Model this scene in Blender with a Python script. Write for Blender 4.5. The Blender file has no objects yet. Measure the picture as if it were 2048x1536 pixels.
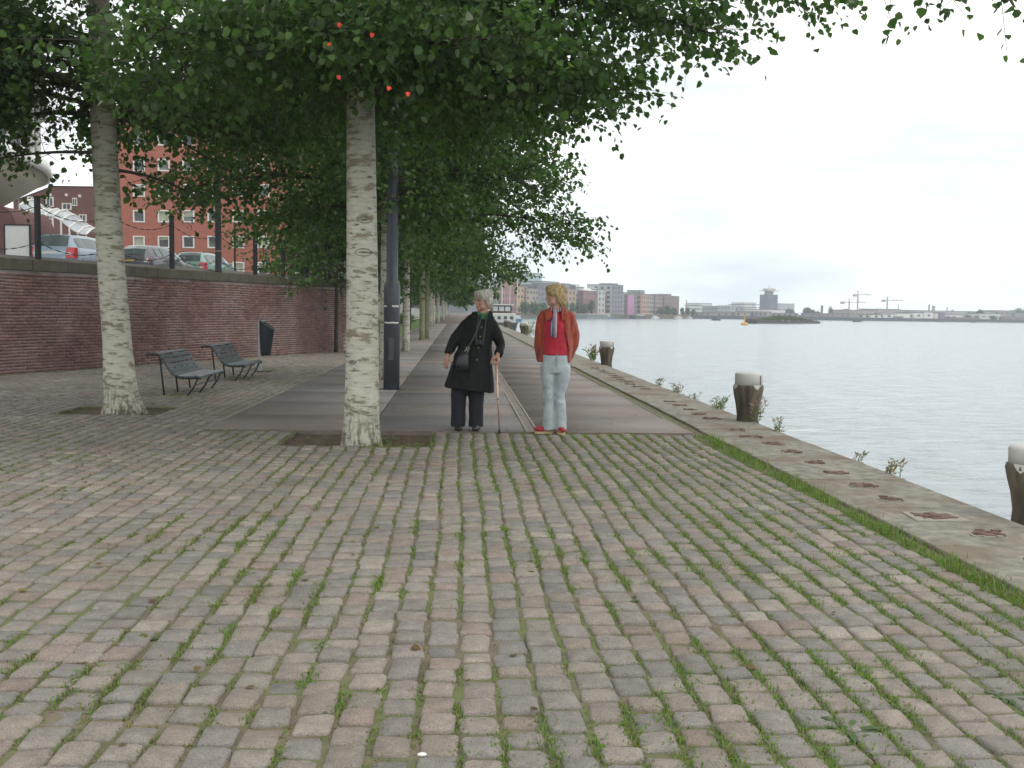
import bpy, bmesh, math, random
import numpy as np
from mathutils import Vector, Matrix, noise
rad = math.radians
random.seed(7)
rng = np.random.default_rng(11)
S = bpy.context.scene
COL = S.collection

# ------------------------------------------------------------------ camera
F_PX = 1990.0
YAW, PITCH, ROLL = rad(3.15), rad(4.26), rad(0.9)
CAM = np.array([0, 0, 1.45])
fw = np.array([math.sin(YAW) * math.cos(PITCH), math.cos(YAW) * math.cos(PITCH), -math.sin(PITCH)])
_rt = np.array([math.cos(YAW), -math.sin(YAW), 0.0])
_up = np.cross(_rt, fw)
cr = math.cos(ROLL) * _rt + math.sin(ROLL) * _up
cu = math.cos(ROLL) * _up - math.sin(ROLL) * _rt
cam_data = bpy.data.cameras.new('camera')
cam_data.sensor_width = 36.0
cam_data.lens = 36.0 * F_PX / 2048.0
cam_data.clip_start = 0.1
cam_data.clip_end = 6000
cam = bpy.data.objects.new('camera', cam_data)
COL.objects.link(cam)
M = Matrix.Identity(4)
for i in range(3):
    M[i][0], M[i][1], M[i][2], M[i][3] = cr[i], cu[i], -fw[i], CAM[i]
cam.matrix_world = M
S.camera = cam


def ray(px, py):
    return fw + cr * (px - 1024) / F_PX + cu * (768 - py) / F_PX


def gz(px, py, z=0.0):
    d = ray(px, py)
    return CAM + d * ((z - CAM[2]) / d[2])


def at(px, py, y):
    d = ray(px, py)
    return CAM + d * (y / d[1])


def proj(P):
    d = np.asarray(P, float) - CAM
    z = d @ fw
    return 1024 + F_PX * (d @ cr) / z, 768 - F_PX * (d @ cu) / z, z


# ------------------------------------------------------------------ sky, sun, exposure
W = bpy.data.worlds.new('World')
S.world = W
W.use_nodes = True
wn, wl = W.node_tree.nodes, W.node_tree.links
wn.clear()
SUN_EL, SUN_AZ = rad(50), rad(115)       # azimuth from +Y towards +X
sky = wn.new('ShaderNodeTexSky')
sky.sky_type = 'NISHITA'
sky.sun_disc = False
sky.sun_elevation = SUN_EL
sky.sun_rotation = SUN_AZ
tc = wn.new('ShaderNodeTexCoord')
sep = wn.new('ShaderNodeSeparateXYZ')
wl.new(tc.outputs['Generated'], sep.inputs[0])
mp = wn.new('ShaderNodeMapping')
mp.inputs['Scale'].default_value = (1.5, 1.5, 5.0)
wl.new(tc.outputs['Generated'], mp.inputs[0])
nz = wn.new('ShaderNodeTexNoise')
nz.inputs['Scale'].default_value = 1.9
nz.inputs['Detail'].default_value = 6
nz.inputs['Roughness'].default_value = 0.55
wl.new(mp.outputs[0], nz.inputs['Vector'])
r1 = wn.new('ShaderNodeValToRGB')
r1.color_ramp.elements[0].position = 0.34
r1.color_ramp.elements[0].color = (0.63, 0.69, 0.725, 1)
r1.color_ramp.elements[1].position = 0.56
r1.color_ramp.elements[1].color = (1, 1, 1, 1)
wl.new(nz.outputs['Fac'], r1.inputs[0])
r2 = wn.new('ShaderNodeMapRange')
r2.inputs['From Min'].default_value = 0.0
r2.inputs['From Max'].default_value = 0.9
r2.inputs['To Min'].default_value = 12.3
r2.inputs['To Max'].default_value = 11.6
wl.new(sep.outputs['Z'], r2.inputs['Value'])
r3 = wn.new('ShaderNodeValToRGB')      # paler, bluer air low over the water
r3.color_ramp.elements[0].position = 0.0
r3.color_ramp.elements[0].color = (0.905, 0.97, 1.0, 1)
r3.color_ramp.elements[1].position = 0.22
r3.color_ramp.elements[1].color = (1, 0.995, 0.975, 1)
wl.new(sep.outputs['Z'], r3.inputs[0])
vm = wn.new('ShaderNodeVectorMath'); vm.operation = 'MULTIPLY'
wl.new(r1.outputs[0], vm.inputs[0]); wl.new(r3.outputs[0], vm.inputs[1])
vs = wn.new('ShaderNodeVectorMath'); vs.operation = 'SCALE'
wl.new(vm.outputs[0], vs.inputs[0]); wl.new(r2.outputs[0], vs.inputs['Scale'])
mx = wn.new('ShaderNodeMix'); mx.data_type = 'RGBA'
mx.inputs['Factor'].default_value = 0.93
wl.new(sky.outputs[0], mx.inputs['A']); wl.new(vs.outputs[0], mx.inputs['B'])
bg = wn.new('ShaderNodeBackground')
bg.inputs['Strength'].default_value = 0.1
wl.new(mx.outputs['Result'], bg.inputs['Color'])
wo = wn.new('ShaderNodeOutputWorld')
wl.new(bg.outputs[0], wo.inputs['Surface'])

sd = bpy.data.lights.new('sun', 'SUN')
sd.energy = 0.7
sd.angle = rad(25)
sd.color = (1.0, 0.95, 0.86)
sun = bpy.data.objects.new('sun', sd)
COL.objects.link(sun)
sv = Vector((math.sin(SUN_AZ) * math.cos(SUN_EL), math.cos(SUN_AZ) * math.cos(SUN_EL), math.sin(SUN_EL)))
sun.rotation_euler = sv.to_track_quat('Z', 'Y').to_euler()

S.view_settings.view_transform = 'Standard'
S.view_settings.look = 'None'
S.view_settings.exposure = 0.4
S.view_settings.gamma = 1.0
S.view_settings.use_curve_mapping = False
S.cycles.use_denoising = True
S.cycles.max_bounces = 6
S.cycles.volume_bounces = 0
S.cycles.transparent_max_bounces = 8


# ------------------------------------------------------------------ helpers: properties, meshes
def tag(o, label=None, cat=None, group=None, kind=None):
    if label: o['label'] = label
    if cat: o['category'] = cat
    if group: o['group'] = group
    if kind: o['kind'] = kind
    return o


def thing(name, label, cat, loc=(0, 0, 0), rz=0.0, group=None):
    o = bpy.data.objects.new(name, None)
    COL.objects.link(o)
    o.location = loc
    o.rotation_euler = (0, 0, rz)
    o.empty_display_size = 0.2
    return tag(o, label, cat, group)


def link(name, me, parent=None, loc=None, rot=None):
    o = bpy.data.objects.new(name, me)
    COL.objects.link(o)
    if parent is not None: o.parent = parent
    if loc is not None: o.location = loc
    if rot is not None: o.rotation_euler = rot
    return o


def np_mesh(name, V, faces, m=None, tint=None, smooth=False):
    """V (n,3); faces: list of (k,c) int arrays with c corners each; tint (n,3) per vertex."""
    me = bpy.data.meshes.new(name)
    V = np.asarray(V, np.float32)
    me.vertices.add(len(V))
    me.vertices.foreach_set('co', V.ravel())
    faces = [np.asarray(f, np.int32) for f in faces if len(f)]
    nl = sum(f.size for f in faces)
    npoly = sum(len(f) for f in faces)
    me.loops.add(nl)
    me.polygons.add(npoly)
    me.loops.foreach_set('vertex_index', np.concatenate([f.ravel() for f in faces]))
    starts, tot = [], 0
    for f in faces:
        c = f.shape[1]
        starts.append(tot + np.arange(len(f)) * c)
        tot += f.size
    me.polygons.foreach_set('loop_start', np.concatenate(starts).astype(np.int32))
    if smooth:
        me.polygons.foreach_set('use_smooth', np.ones(npoly, bool))
    if tint is not None:
        a = me.color_attributes.new('tint', 'FLOAT_COLOR', 'POINT')
        c4 = np.ones((len(V), 4), np.float32)
        c4[:, :3] = tint
        a.data.foreach_set('color', c4.ravel())
    me.update(calc_edges=True)
    if m is not None: me.materials.append(m)
    return me


class MB:
    """collects boxes, tubes and lofts, then links them as ONE mesh object"""
    def __init__(s):
        s.v, s.f = [], []

    def add(s, V, Fc):
        b = len(s.v)
        s.v += [tuple(map(float, p)) for p in V]
        s.f += [tuple(b + i for i in f) for f in Fc]
        return s

    def box(s, x0, x1, y0, y1, z0, z1):
        V = [(x, y, z) for z in (z0, z1) for y in (y0, y1) for x in (x0, x1)]
        return s.add(V, [(0, 2, 3, 1), (4, 5, 7, 6), (0, 1, 5, 4), (2, 6, 7, 3), (0, 4, 6, 2), (1, 3, 7, 5)])

    def hexa(s, P):            # 8 points: bottom 4 (ccw), top 4
        return s.add(P, [(3, 2, 1, 0), (4, 5, 6, 7), (0, 1, 5, 4), (1, 2, 6, 5), (2, 3, 7, 6), (3, 0, 4, 7)])

    def slab(s, poly, z0, z1):  # poly ccw
        n = len(poly)
        V = [(x, y, z0) for x, y in poly] + [(x, y, z1) for x, y in poly]
        return s.add(V, [tuple(range(n - 1, -1, -1)), tuple(range(n, 2 * n))] + [(i, (i + 1) % n, n + (i + 1) % n, n + i) for i in range(n)])

    def tube(s, pts, radii, n=8, front=(0, -1, 0), cap=True):
        V, Fc = tube_geo(pts, radii, n, front, cap)
        return s.add(V, Fc)

    def ell(s, c, r, n=12, m=8, rot=None):
        V, Fc = ell_geo(c, r, n, m, rot)
        return s.add(V, Fc)

    def lathe(s, prof, n=16, c=(0, 0)):
        V, Fc = [], []
        k = len(prof)
        for i in range(n):
            a = 2 * math.pi * i / n
            for r, z in prof:
                V.append((c[0] + r * math.cos(a), c[1] + r * math.sin(a), z))
        for i in range(n):
            j = (i + 1) % n
            for q in range(k - 1):
                Fc.append((i * k + q, j * k + q, j * k + q + 1, i * k + q + 1))
        if prof[0][0] > 1e-6: Fc.append(tuple(i * k for i in range(n - 1, -1, -1)))
        if prof[-1][0] > 1e-6: Fc.append(tuple(i * k + k - 1 for i in range(n)))
        return s.add(V, Fc)

    def mesh(s, name, m=None, smooth=False):
        me = bpy.data.meshes.new(name)
        me.from_pydata(s.v, [], s.f)
        if smooth: me.polygons.foreach_set('use_smooth', [True] * len(me.polygons))
        if m is not None: me.materials.append(m)
        me.update()
        return me

    def build(s, name, m, parent=None, smooth=False, bevel=0.0, loc=None, rot=None):
        me = s.mesh(name, m, smooth)
        if bevel > 0:
            bm = bmesh.new(); bm.from_mesh(me)
            bmesh.ops.bevel(bm, geom=[e for e in bm.edges if len(e.link_faces) == 2 and e.calc_face_angle(0) > 0.5],
                            offset=bevel, segments=2, affect='EDGES', profile=0.5)
            bm.to_mesh(me); bm.free()
        return link(name, me, parent, loc, rot)


def tube_geo(pts, radii, n=8, front=(0, -1, 0), cap=True):
    P = [Vector(p) for p in pts]
    R = [(r, r) if not isinstance(r, (tuple, list)) else r for r in radii]
    V, Fc = [], []
    fr = Vector(front)
    for i, p in enumerate(P):
        t = (P[min(i + 1, len(P) - 1)] - P[max(i - 1, 0)])
        t = t.normalized() if t.length > 1e-9 else Vector((0, 0, 1))
        sd_ = t.cross(fr)
        if sd_.length < 0.05: sd_ = t.cross(Vector((1, 0, 0)))
        sd_.normalize()
        f2 = sd_.cross(t).normalized()
        for k in range(n):
            a = 2 * math.pi * k / n
            V.append(tuple(p + sd_ * (R[i][0] * math.cos(a)) + f2 * (R[i][1] * math.sin(a))))
    for i in range(len(P) - 1):
        for k in range(n):
            k2 = (k + 1) % n
            Fc.append((i * n + k, i * n + k2, (i + 1) * n + k2, (i + 1) * n + k))
    if cap:
        Fc.append(tuple(range(n - 1, -1, -1)))
        Fc.append(tuple((len(P) - 1) * n + k for k in range(n)))
    return V, Fc


def ell_geo(c, r, n=12, m=8, rot=None):
    V, Fc = [], []
    c = Vector(c)
    for i in range(m + 1):
        th = math.pi * i / m
        for k in range(n):
            ph = 2 * math.pi * k / n
            v = Vector((r[0] * math.sin(th) * math.cos(ph), r[1] * math.sin(th) * math.sin(ph), r[2] * math.cos(th)))
            if rot is not None: v = rot @ v
            V.append(tuple(c + v))
    for i in range(m):
        for k in range(n):
            k2 = (k + 1) % n
            Fc.append((i * n + k, (i + 1) * n + k, (i + 1) * n + k2, i * n + k2))
    return V, Fc


# ------------------------------------------------------------------ materials
def nodes(name):
    m = bpy.data.materials.new(name)
    m.use_nodes = True
    nt = m.node_tree
    b = nt.nodes['Principled BSDF']
    return m, nt, b


def ramp(nt, src, stops):
    r = nt.nodes.new('ShaderNodeValToRGB')
    e = r.color_ramp.elements
    while len(e) < len(stops): e.new(0.5)
    for q, (p, c) in zip(e, stops):
        q.position = p
        q.color = (*c, 1) if len(c) == 3 else c
    nt.links.new(src, r.inputs[0])
    return r.outputs[0]


def tex(nt, scale, detail=4, stretch=None, coord='Object', rough=0.55):
    t = nt.nodes.new('ShaderNodeTexCoord')
    src = t.outputs[coord]
    if stretch:
        mpn = nt.nodes.new('ShaderNodeMapping')
        mpn.inputs['Scale'].default_value = stretch
        nt.links.new(src, mpn.inputs[0]); src = mpn.outputs[0]
    n = nt.nodes.new('ShaderNodeTexNoise')
    n.inputs['Scale'].default_value = scale
    n.inputs['Detail'].default_value = detail
    n.inputs['Roughness'].default_value = rough
    nt.links.new(src, n.inputs['Vector'])
    return n.outputs['Fac']


def mixc(nt, fac, a, b, mode='MIX'):
    x = nt.nodes.new('ShaderNodeMix'); x.data_type = 'RGBA'; x.blend_type = mode
    for s_, v in (('Factor', fac), ('A', a), ('B', b)):
        if isinstance(v, (int, float)): x.inputs[s_].default_value = v
        elif isinstance(v, tuple): x.inputs[s_].default_value = (*v, 1)
        else: nt.links.new(v, x.inputs[s_])
    return x.outputs['Result']


def bump(nt, b, h, strength=0.4, dist=0.01):
    n = nt.nodes.new('ShaderNodeBump')
    n.inputs['Strength'].default_value = strength
    n.inputs['Distance'].default_value = dist
    nt.links.new(h, n.inputs['Height'])
    nt.links.new(n.outputs[0], b.inputs['Normal'])


def plain(name, c, rough=0.6, var=0.15, scale=6.0, bmp=0.15, metal=0.0, coat=0.0, coord='Object', stretch=None, dist=0.01, dirt=None):
    """one colour broken up by noise, with fine relief"""
    m, nt, b = nodes(name)
    n = tex(nt, scale, 5, stretch, coord)
    lo = tuple(max(0, x * (1 - var)) for x in c); hi = tuple(min(1, x * (1 + var)) for x in c)
    colr = ramp(nt, n, [(0.3, lo), (0.7, hi)])
    if dirt:
        d = tex(nt, dirt[1], 6, None, coord)
        f = ramp(nt, d, [(dirt[2], (0, 0, 0)), (min(1, dirt[2] + 0.18), (1, 1, 1))])
        colr = mixc(nt, f, colr, dirt[0])
    nt.links.new(colr, b.inputs['Base Color'])
    b.inputs['Roughness'].default_value = rough
    b.inputs['Metallic'].default_value = metal
    b.inputs['Coat Weight'].default_value = coat
    if bmp > 0:
        bump(nt, b, tex(nt, scale * 6, 4, stretch, coord), bmp, dist)
    return m


def tinted(name, rough=0.85, scale=60.0, amp=0.25, bmp=0.4, dist=0.004, spec=0.35, blot=0.2, stain=0.12):
    """takes each piece's own colour from the 'tint' attribute, speckled by noise"""
    m, nt, b = nodes(name)
    a = nt.nodes.new('ShaderNodeAttribute'); a.attribute_name = 'tint'
    geo = nt.nodes.new('ShaderNodeNewGeometry')

    def pos(sc, det, ro=.6):
        q = nt.nodes.new('ShaderNodeTexNoise')
        q.inputs['Scale'].default_value = sc; q.inputs['Detail'].default_value = det; q.inputs['Roughness'].default_value = ro
        nt.links.new(geo.outputs['Position'], q.inputs['Vector'])
        return q.outputs['Fac']
    n = pos(scale * 2.2, 3, .7)
    g = ramp(nt, n, [(0.3, (1 - amp,) * 3), (0.7, (1 + amp,) * 3)])
    g2 = ramp(nt, pos(scale * 0.2, 5), [(0.3, (1 - blot,) * 3), (0.7, (1 + blot * .7,) * 3)])
    g3 = ramp(nt, pos(.9, 5), [(0.36, (1 - stain, 1 - stain, 1 - stain * 1.25)), (0.6, (1.05, 1.05, 1.05))])
    c = mixc(nt, 1.0, mixc(nt, 1.0, a.outputs['Color'], g, 'MULTIPLY'), g2, 'MULTIPLY')
    c = mixc(nt, 1.0, c, g3, 'MULTIPLY')
    nt.links.new(c, b.inputs['Base Color'])
    b.inputs['Roughness'].default_value = rough
    b.inputs['Specular IOR Level'].default_value = spec
    if bmp: bump(nt, b, n, bmp, dist)
    return m


def leafmat(name, trans=0.36, spec=0.22, rough=0.5):
    m, nt, b = nodes(name)
    a = nt.nodes.new('ShaderNodeAttribute'); a.attribute_name = 'tint'
    geo = nt.nodes.new('ShaderNodeNewGeometry')
    back = mixc(nt, 0.45, a.outputs['Color'], (0.13, 0.16, 0.10))
    c = mixc(nt, geo.outputs['Backfacing'], a.outputs['Color'], back)
    nt.links.new(c, b.inputs['Base Color'])
    b.inputs['Roughness'].default_value = rough
    b.inputs['Specular IOR Level'].default_value = spec
    tr = nt.nodes.new('ShaderNodeBsdfTranslucent')
    tcol = mixc(nt, 1.0, a.outputs['Color'], (1.3, 1.7, 0.5), 'MULTIPLY')
    nt.links.new(tcol, tr.inputs['Color'])
    ms = nt.nodes.new('ShaderNodeMixShader')
    ms.inputs[0].default_value = trans
    nt.links.new(b.outputs[0], ms.inputs[1]); nt.links.new(tr.outputs[0], ms.inputs[2])
    nt.links.new(ms.outputs[0], nt.nodes['Material Output'].inputs['Surface'])
    return m


def bark_mat(name, pale=(0.57, 0.55, 0.46), dark=(0.11, 0.09, 0.065), green=0.26):
    m, nt, b = nodes(name)
    n1 = tex(nt, 1.0, 5, (7, 7, 30))
    c = ramp(nt, n1, [(0.33, dark), (0.40, tuple(x * 0.80 for x in pale)), (0.62, pale)])
    n3 = tex(nt, 1.0, 5, (4, 4, 13), rough=.65)
    f3 = ramp(nt, n3, [(0.53, (0, 0, 0)), (0.60, (0.85,) * 3)])
    c = mixc(nt, f3, c, (0.20, 0.165, 0.105))
    n2 = tex(nt, 1.0, 4, (1.4, 1.4, 0.7))
    f2 = ramp(nt, n2, [(0.45, (0, 0, 0)), (0.68, (green,) * 3)])
    c = mixc(nt, f2, c, (0.19, 0.23, 0.11))
    # rough dark furrows on the root flare; canopy shade painted into the bark colour higher up
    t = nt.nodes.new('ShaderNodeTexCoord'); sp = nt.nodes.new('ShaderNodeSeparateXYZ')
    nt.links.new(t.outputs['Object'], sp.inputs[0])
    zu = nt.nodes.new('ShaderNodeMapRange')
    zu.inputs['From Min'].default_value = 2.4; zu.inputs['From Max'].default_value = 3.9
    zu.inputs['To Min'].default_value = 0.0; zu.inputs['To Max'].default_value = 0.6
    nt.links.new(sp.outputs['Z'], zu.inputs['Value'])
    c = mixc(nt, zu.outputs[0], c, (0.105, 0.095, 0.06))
    n4 = tex(nt, 1.0, 5, (26, 26, 5))
    f4 = ramp(nt, n4, [(0.42, (1, 1, 1)), (0.56, (0, 0, 0))])
    zr = nt.nodes.new('ShaderNodeMapRange')
    zr.inputs['From Min'].default_value = 0.08; zr.inputs['From Max'].default_value = 0.5
    zr.inputs['To Min'].default_value = 0.85; zr.inputs['To Max'].default_value = 0.0
    nt.links.new(sp.outputs['Z'], zr.inputs['Value'])
    mm = nt.nodes.new('ShaderNodeMath'); mm.operation = 'MULTIPLY'
    nt.links.new(f4, mm.inputs[0]); nt.links.new(zr.outputs[0], mm.inputs[1])
    c = mixc(nt, mm.outputs[0], c, (0.09, 0.065, 0.045))
    nt.links.new(c, b.inputs['Base Color'])
    b.inputs['Roughness'].default_value = 0.85
    bump(nt, b, n1, 0.5, 0.015)
    return m


def paint(name, c, rough=0.35, metal=0.0):
    return plain(name, c, rough, 0.06, 3.0, 0.03, metal, 0.3)


def glass_mat(name, c=(0.03, 0.035, 0.04), rough=0.08):
    m, nt, b = nodes(name)
    n = tex(nt, 0.6, 2)
    nt.links.new(ramp(nt, n, [(0.35, tuple(x * 0.6 for x in c)), (0.65, tuple(x * 1.5 for x in c))]), b.inputs['Base Color'])
    b.inputs['Roughness'].default_value = rough
    b.inputs['Specular IOR Level'].default_value = 0.7
    return m


M_SETT = tinted('granite', 0.82, 70, 0.36, 0.6, 0.004)
M_BRICK = tinted('brick_clay', 0.88, 30, 0.2, 0.3, 0.004)
M_SLAB = tinted('slab_concrete', 0.8, 40, 0.14, 0.25, 0.003, 0.3, .07, .10)
M_LEAF = leafmat('leaf')
M_GRASS = leafmat('grass_blade', 0.3, 0.2, 0.6)
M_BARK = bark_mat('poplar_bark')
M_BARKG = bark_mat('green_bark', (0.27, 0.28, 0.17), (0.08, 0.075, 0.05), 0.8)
M_TWIG = plain('twig_bark', (0.045, 0.040, 0.030), 0.85, 0.3, 8, 0.3)
M_BRICKDARK = plain('dark_bark', (0.17, 0.145, 0.105), 0.9, 0.3, 9, 0.3)


def soil_material():
    m, nt, b = nodes('joint_soil')
    n = tex(nt, 5, 6)
    c = ramp(nt, n, [(0.3, (0.105, 0.085, 0.058)), (0.6, (0.17, 0.14, 0.095))])
    n2 = tex(nt, 1.3, 6)
    f = ramp(nt, n2, [(0.42, (0, 0, 0)), (0.58, (0.8,) * 3)])
    c = mixc(nt, f, c, (0.115, 0.150, 0.045))
    nt.links.new(c, b.inputs['Base Color'])
    b.inputs['Roughness'].default_value = 0.95
    bump(nt, b, tex(nt, 60, 4), 0.6, 0.01)
    return m


M_SOIL = soil_material()
M_CONC = plain('quay_concrete', (0.225, 0.210, 0.170), 0.88, 0.38, 9, 0.7, dist=0.008, dirt=((0.17, 0.125, 0.09), 1.3, 0.47))
M_RUST = plain('rusty_iron', (0.150, 0.092, 0.072), 0.9, 0.35, 14, 0.6)
M_PALEC = plain('pale_mortar', (0.30, 0.275, 0.23), 0.85, 0.15, 20, 0.4)

def unit(a):
    return a / np.maximum(np.linalg.norm(a, axis=1, keepdims=True), 1e-9)


LEAF2D = np.array([(0, 0), (.44, .26), (.37, .66), (0, 1.0), (-.37, .66), (-.44, .26)])
LEAFQ = np.array([(0, 1, 2, 3), (0, 3, 4, 5)])


def leaf_arrays(P, D, N, size, fold=0.13):
    D = unit(D); Sd = unit(np.cross(D, N)); N2 = np.cross(Sd, D)
    u = LEAF2D[:, 0]; v = LEAF2D[:, 1]
    h = np.abs(u) * 2 * fold - 0.18 * v * v
    V = P[:, None, :] + size[:, None, None] * (u[None, :, None] * Sd[:, None, :] + v[None, :, None] * D[:, None, :] + h[None, :, None] * N2[:, None, :])
    return V


# ------------------------------------------------------------------ ground, quay and water
QX = 3.94
ZW = -2.2
g = MB()
g.slab([(-240, -15), (QX - 0.02, -15), (QX - 0.02, 380), (12, 398), (20, 418), (128.7, 577), (140, 600), (428, 731), (900, 946), (900, 1150), (-240, 1150)], -3.0, -0.055)
tag(g.build('ground', M_SOIL), kind='structure')


def water_material():
    m, nt, b = nodes('river_water')
    b.inputs['Base Color'].default_value = (0.30, 0.345, 0.36, 1)
    b.inputs['Roughness'].default_value = 0.17
    b.inputs['IOR'].default_value = 1.33
    n0 = tex(nt, 1.0, 4, (0.75, 2.3, 1), 'Object', 0.55)
    n1 = ramp(nt, n0, [(0.40, (0, 0, 0)), (0.58, (0.22,) * 3), (0.72, (1, 1, 1))])
    n2 = tex(nt, 1.0, 3, (0.05, 0.16, 1), 'Object')
    a = nt.nodes.new('ShaderNodeMath'); a.operation = 'MULTIPLY_ADD'
    nt.links.new(n2, a.inputs[0]); a.inputs[1].default_value = 1.6
    nt.links.new(n1, a.inputs[2])
    bump(nt, b, a.outputs[0], 0.40, 0.30)
    return m


w = MB()
w.add([(QX - 30, -15, ZW), (1190, -15, ZW), (1190, 1150, ZW), (QX - 30, 1150, ZW)], [(0, 1, 2, 3)])
tag(w.build('water', water_material()), kind='structure')

M_BED = soil_material()
jb = MB()
for (x0, x1, y0, y1) in ((-22, 2.985, -3, 10.50), (-22, -1.87, 10.501, 11.725), (-0.27, 2.985, 10.501, 11.725), (-22, -2.965, 11.726, 13.32),
                         (-22, -5.32, 13.321, 14.30), (-3.93, -2.965, 13.321, 14.30), (-22, -2.965, 14.301, 52), (2.83, 2.985, 11.726, 378)):
    jb.box(x0, x1, y0, y1, -0.056, -0.0125)
tag(jb.build('joint_bed', M_BED), kind='structure')

# ---- quay edge: concrete coping blocks with rusty inset plates
quay = thing('quay_edge', None, None)
del_keys = [k for k in quay.keys()]
quay['kind'] = 'structure'
jy = [-2.55 + 1.22 * i for i in range(60)]
jy = [y + 0.0 for y in jy]
for i in range(len(jy) - 1):
    y0, y1 = jy[i] + 0.006, jy[i + 1] - 0.006
    b_ = MB()
    dz = random.uniform(-0.004, 0.004)
    xi = 2.99 + random.uniform(-0.015, 0.015)
    b_.box(xi, QX + random.uniform(-0.004, 0.004), y0, y1, -0.6, 0.02 + dz)
    b_.build('coping_block', M_CONC, quay, bevel=0.012)
m_ = MB(); m_.box(3.0, QX, jy[-1], 379, -0.6, 0.02)
m_.build('coping_run', M_CONC, quay)
m_ = MB(); m_.box(QX - 0.5, QX - 0.03, -15, 380, -3.0, -0.601)
m_.build('quay_face', plain('quay_face', (0.12, 0.10, 0.08), 0.9, 0.3, 2, 0.5), quay)


def rust_plate(cx, cy, frame):
    """a ragged rusted iron plate sunk in the concrete, pale mortar showing along its edges"""
    n = 18
    P = []
    zoom = random.uniform(.6, 1.0)
    for k in range(n):
        a = 2 * math.pi * k / n
        sx, sy = 0.155, 0.13
        q = 0.55
        c_, s_ = math.cos(a), math.sin(a)
        x = math.copysign(abs(c_) ** q, c_) * sx
        y = math.copysign(abs(s_) ** q, s_) * sy
        j = random.uniform(0.5, 1.05)
        P.append((cx + x * j * zoom, cy + y * j * zoom))
    if frame:
        f = MB()
        f.slab([(cx - 0.20, cy - 0.16), (cx + 0.19, cy - 0.16), (cx + 0.19, cy + 0.05), (cx + 0.17, cy + 0.15), (cx - 0.17, cy + 0.15)], 0.012, 0.0245)
        f.build('mortar_bed', M_PALEC, quay)
    else:
        f = MB()
        f.slab([(x - 0.012 + random.uniform(-.02, .01), y - 0.02) for x, y in P], 0.012, 0.0245)
        f.build('mortar_bed', M_PALEC, quay)
    r = MB()
    r.slab(P, 0.012, 0.031)
    for k in range(5):
        r.box(*(lambda x, y, d: (x, x + d, y, y + d * 0.5, 0.025, 0.038))(cx + random.uniform(-.11, .07), cy + random.uniform(-.09, .06), random.uniform(.03, .06)))
    r.build('rust_plate', M_RUST, quay)


for k in range(34):
    if k > 6 and random.random() < .25: continue
    rust_plate(3.45 + random.uniform(-.06, .07), 5.02 + 0.628 * k + random.uniform(-.05, .05), k == 3)

# ------------------------------------------------------------------ cobbles
cob = thing('cobbled_pavement', None, None)
cob['kind'] = 'structure'
PIT2 = (-1.87, -0.27, 10.50, 11.72)
PIT1 = (-5.32, -3.93, 13.32, 14.30)
SX0, SX1 = -2.96, 2.82            # slab pavement edges
SY0 = 11.73
WA = np.array([-9.08, 20.25]); WU = np.array([0.3646, 0.9312]); WN = np.array([0.9312, -0.3646])   # brick wall foot, direction, outward


def colx(c, y):
    """x of the joint to the left of sett column c at y"""
    x = SX1 + 0.02 - c * 0.148
    x += 0.009 * math.sin(y * 1.15 + c * 0.35) + 0.006 * math.sin(y * 2.7 + c * 1.1)
    x -= 0.08 * math.exp(-((y - 10.6) / 1.6) ** 2) * max(0, 1 - c / 12)
    return x


TINTS = np.array([(0.242, 0.208, 0.177), (0.231, 0.207, 0.182), (0.216, 0.199, 0.178), (0.256, 0.215, 0.184), (0.248, 0.217, 0.186),
                  (0.225, 0.206, 0.186), (0.246, 0.198, 0.169), (0.281, 0.248, 0.212), (0.191, 0.178, 0.163), (0.235, 0.212, 0.184)])
setts = []
for c in range(0, 96):
    y = 1.2 + random.uniform(0, 0.15)
    while y < 35:
        L = random.uniform(0.125, 0.195) if random.random() > .08 else random.uniform(0.09, 0.24)
        yc = y + L / 2
        xl, xr = colx(c + 1, yc), colx(c, yc)
        xc = (xl + xr) / 2
        gap = random.uniform(0.012, 0.026)
        y += L + random.uniform(0.001, 0.006)
        d = yc
        if abs(xc - 0.055 * d) > 0.515 * d + 1.8: continue
        if xc > SX0 - 0.03 and yc + L / 2 > SY0: continue
        if PIT2[0] < xc < PIT2[1] and yc + L / 2 > PIT2[2]: continue
        if PIT1[0] < xc < PIT1[1] and PIT1[2] < yc + L / 2 and yc - L / 2 < PIT1[3]: continue
        if (np.array([xc, yc]) - WA) @ WN < 0.12: continue
        if yc > 33.5 and xc < -3.9: continue
        setts.append((xc + random.gauss(0, .004), yc, (xr - xl - gap) / 2, L / 2 - random.uniform(0.007, 0.012)))
setts = np.array(setts)


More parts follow.
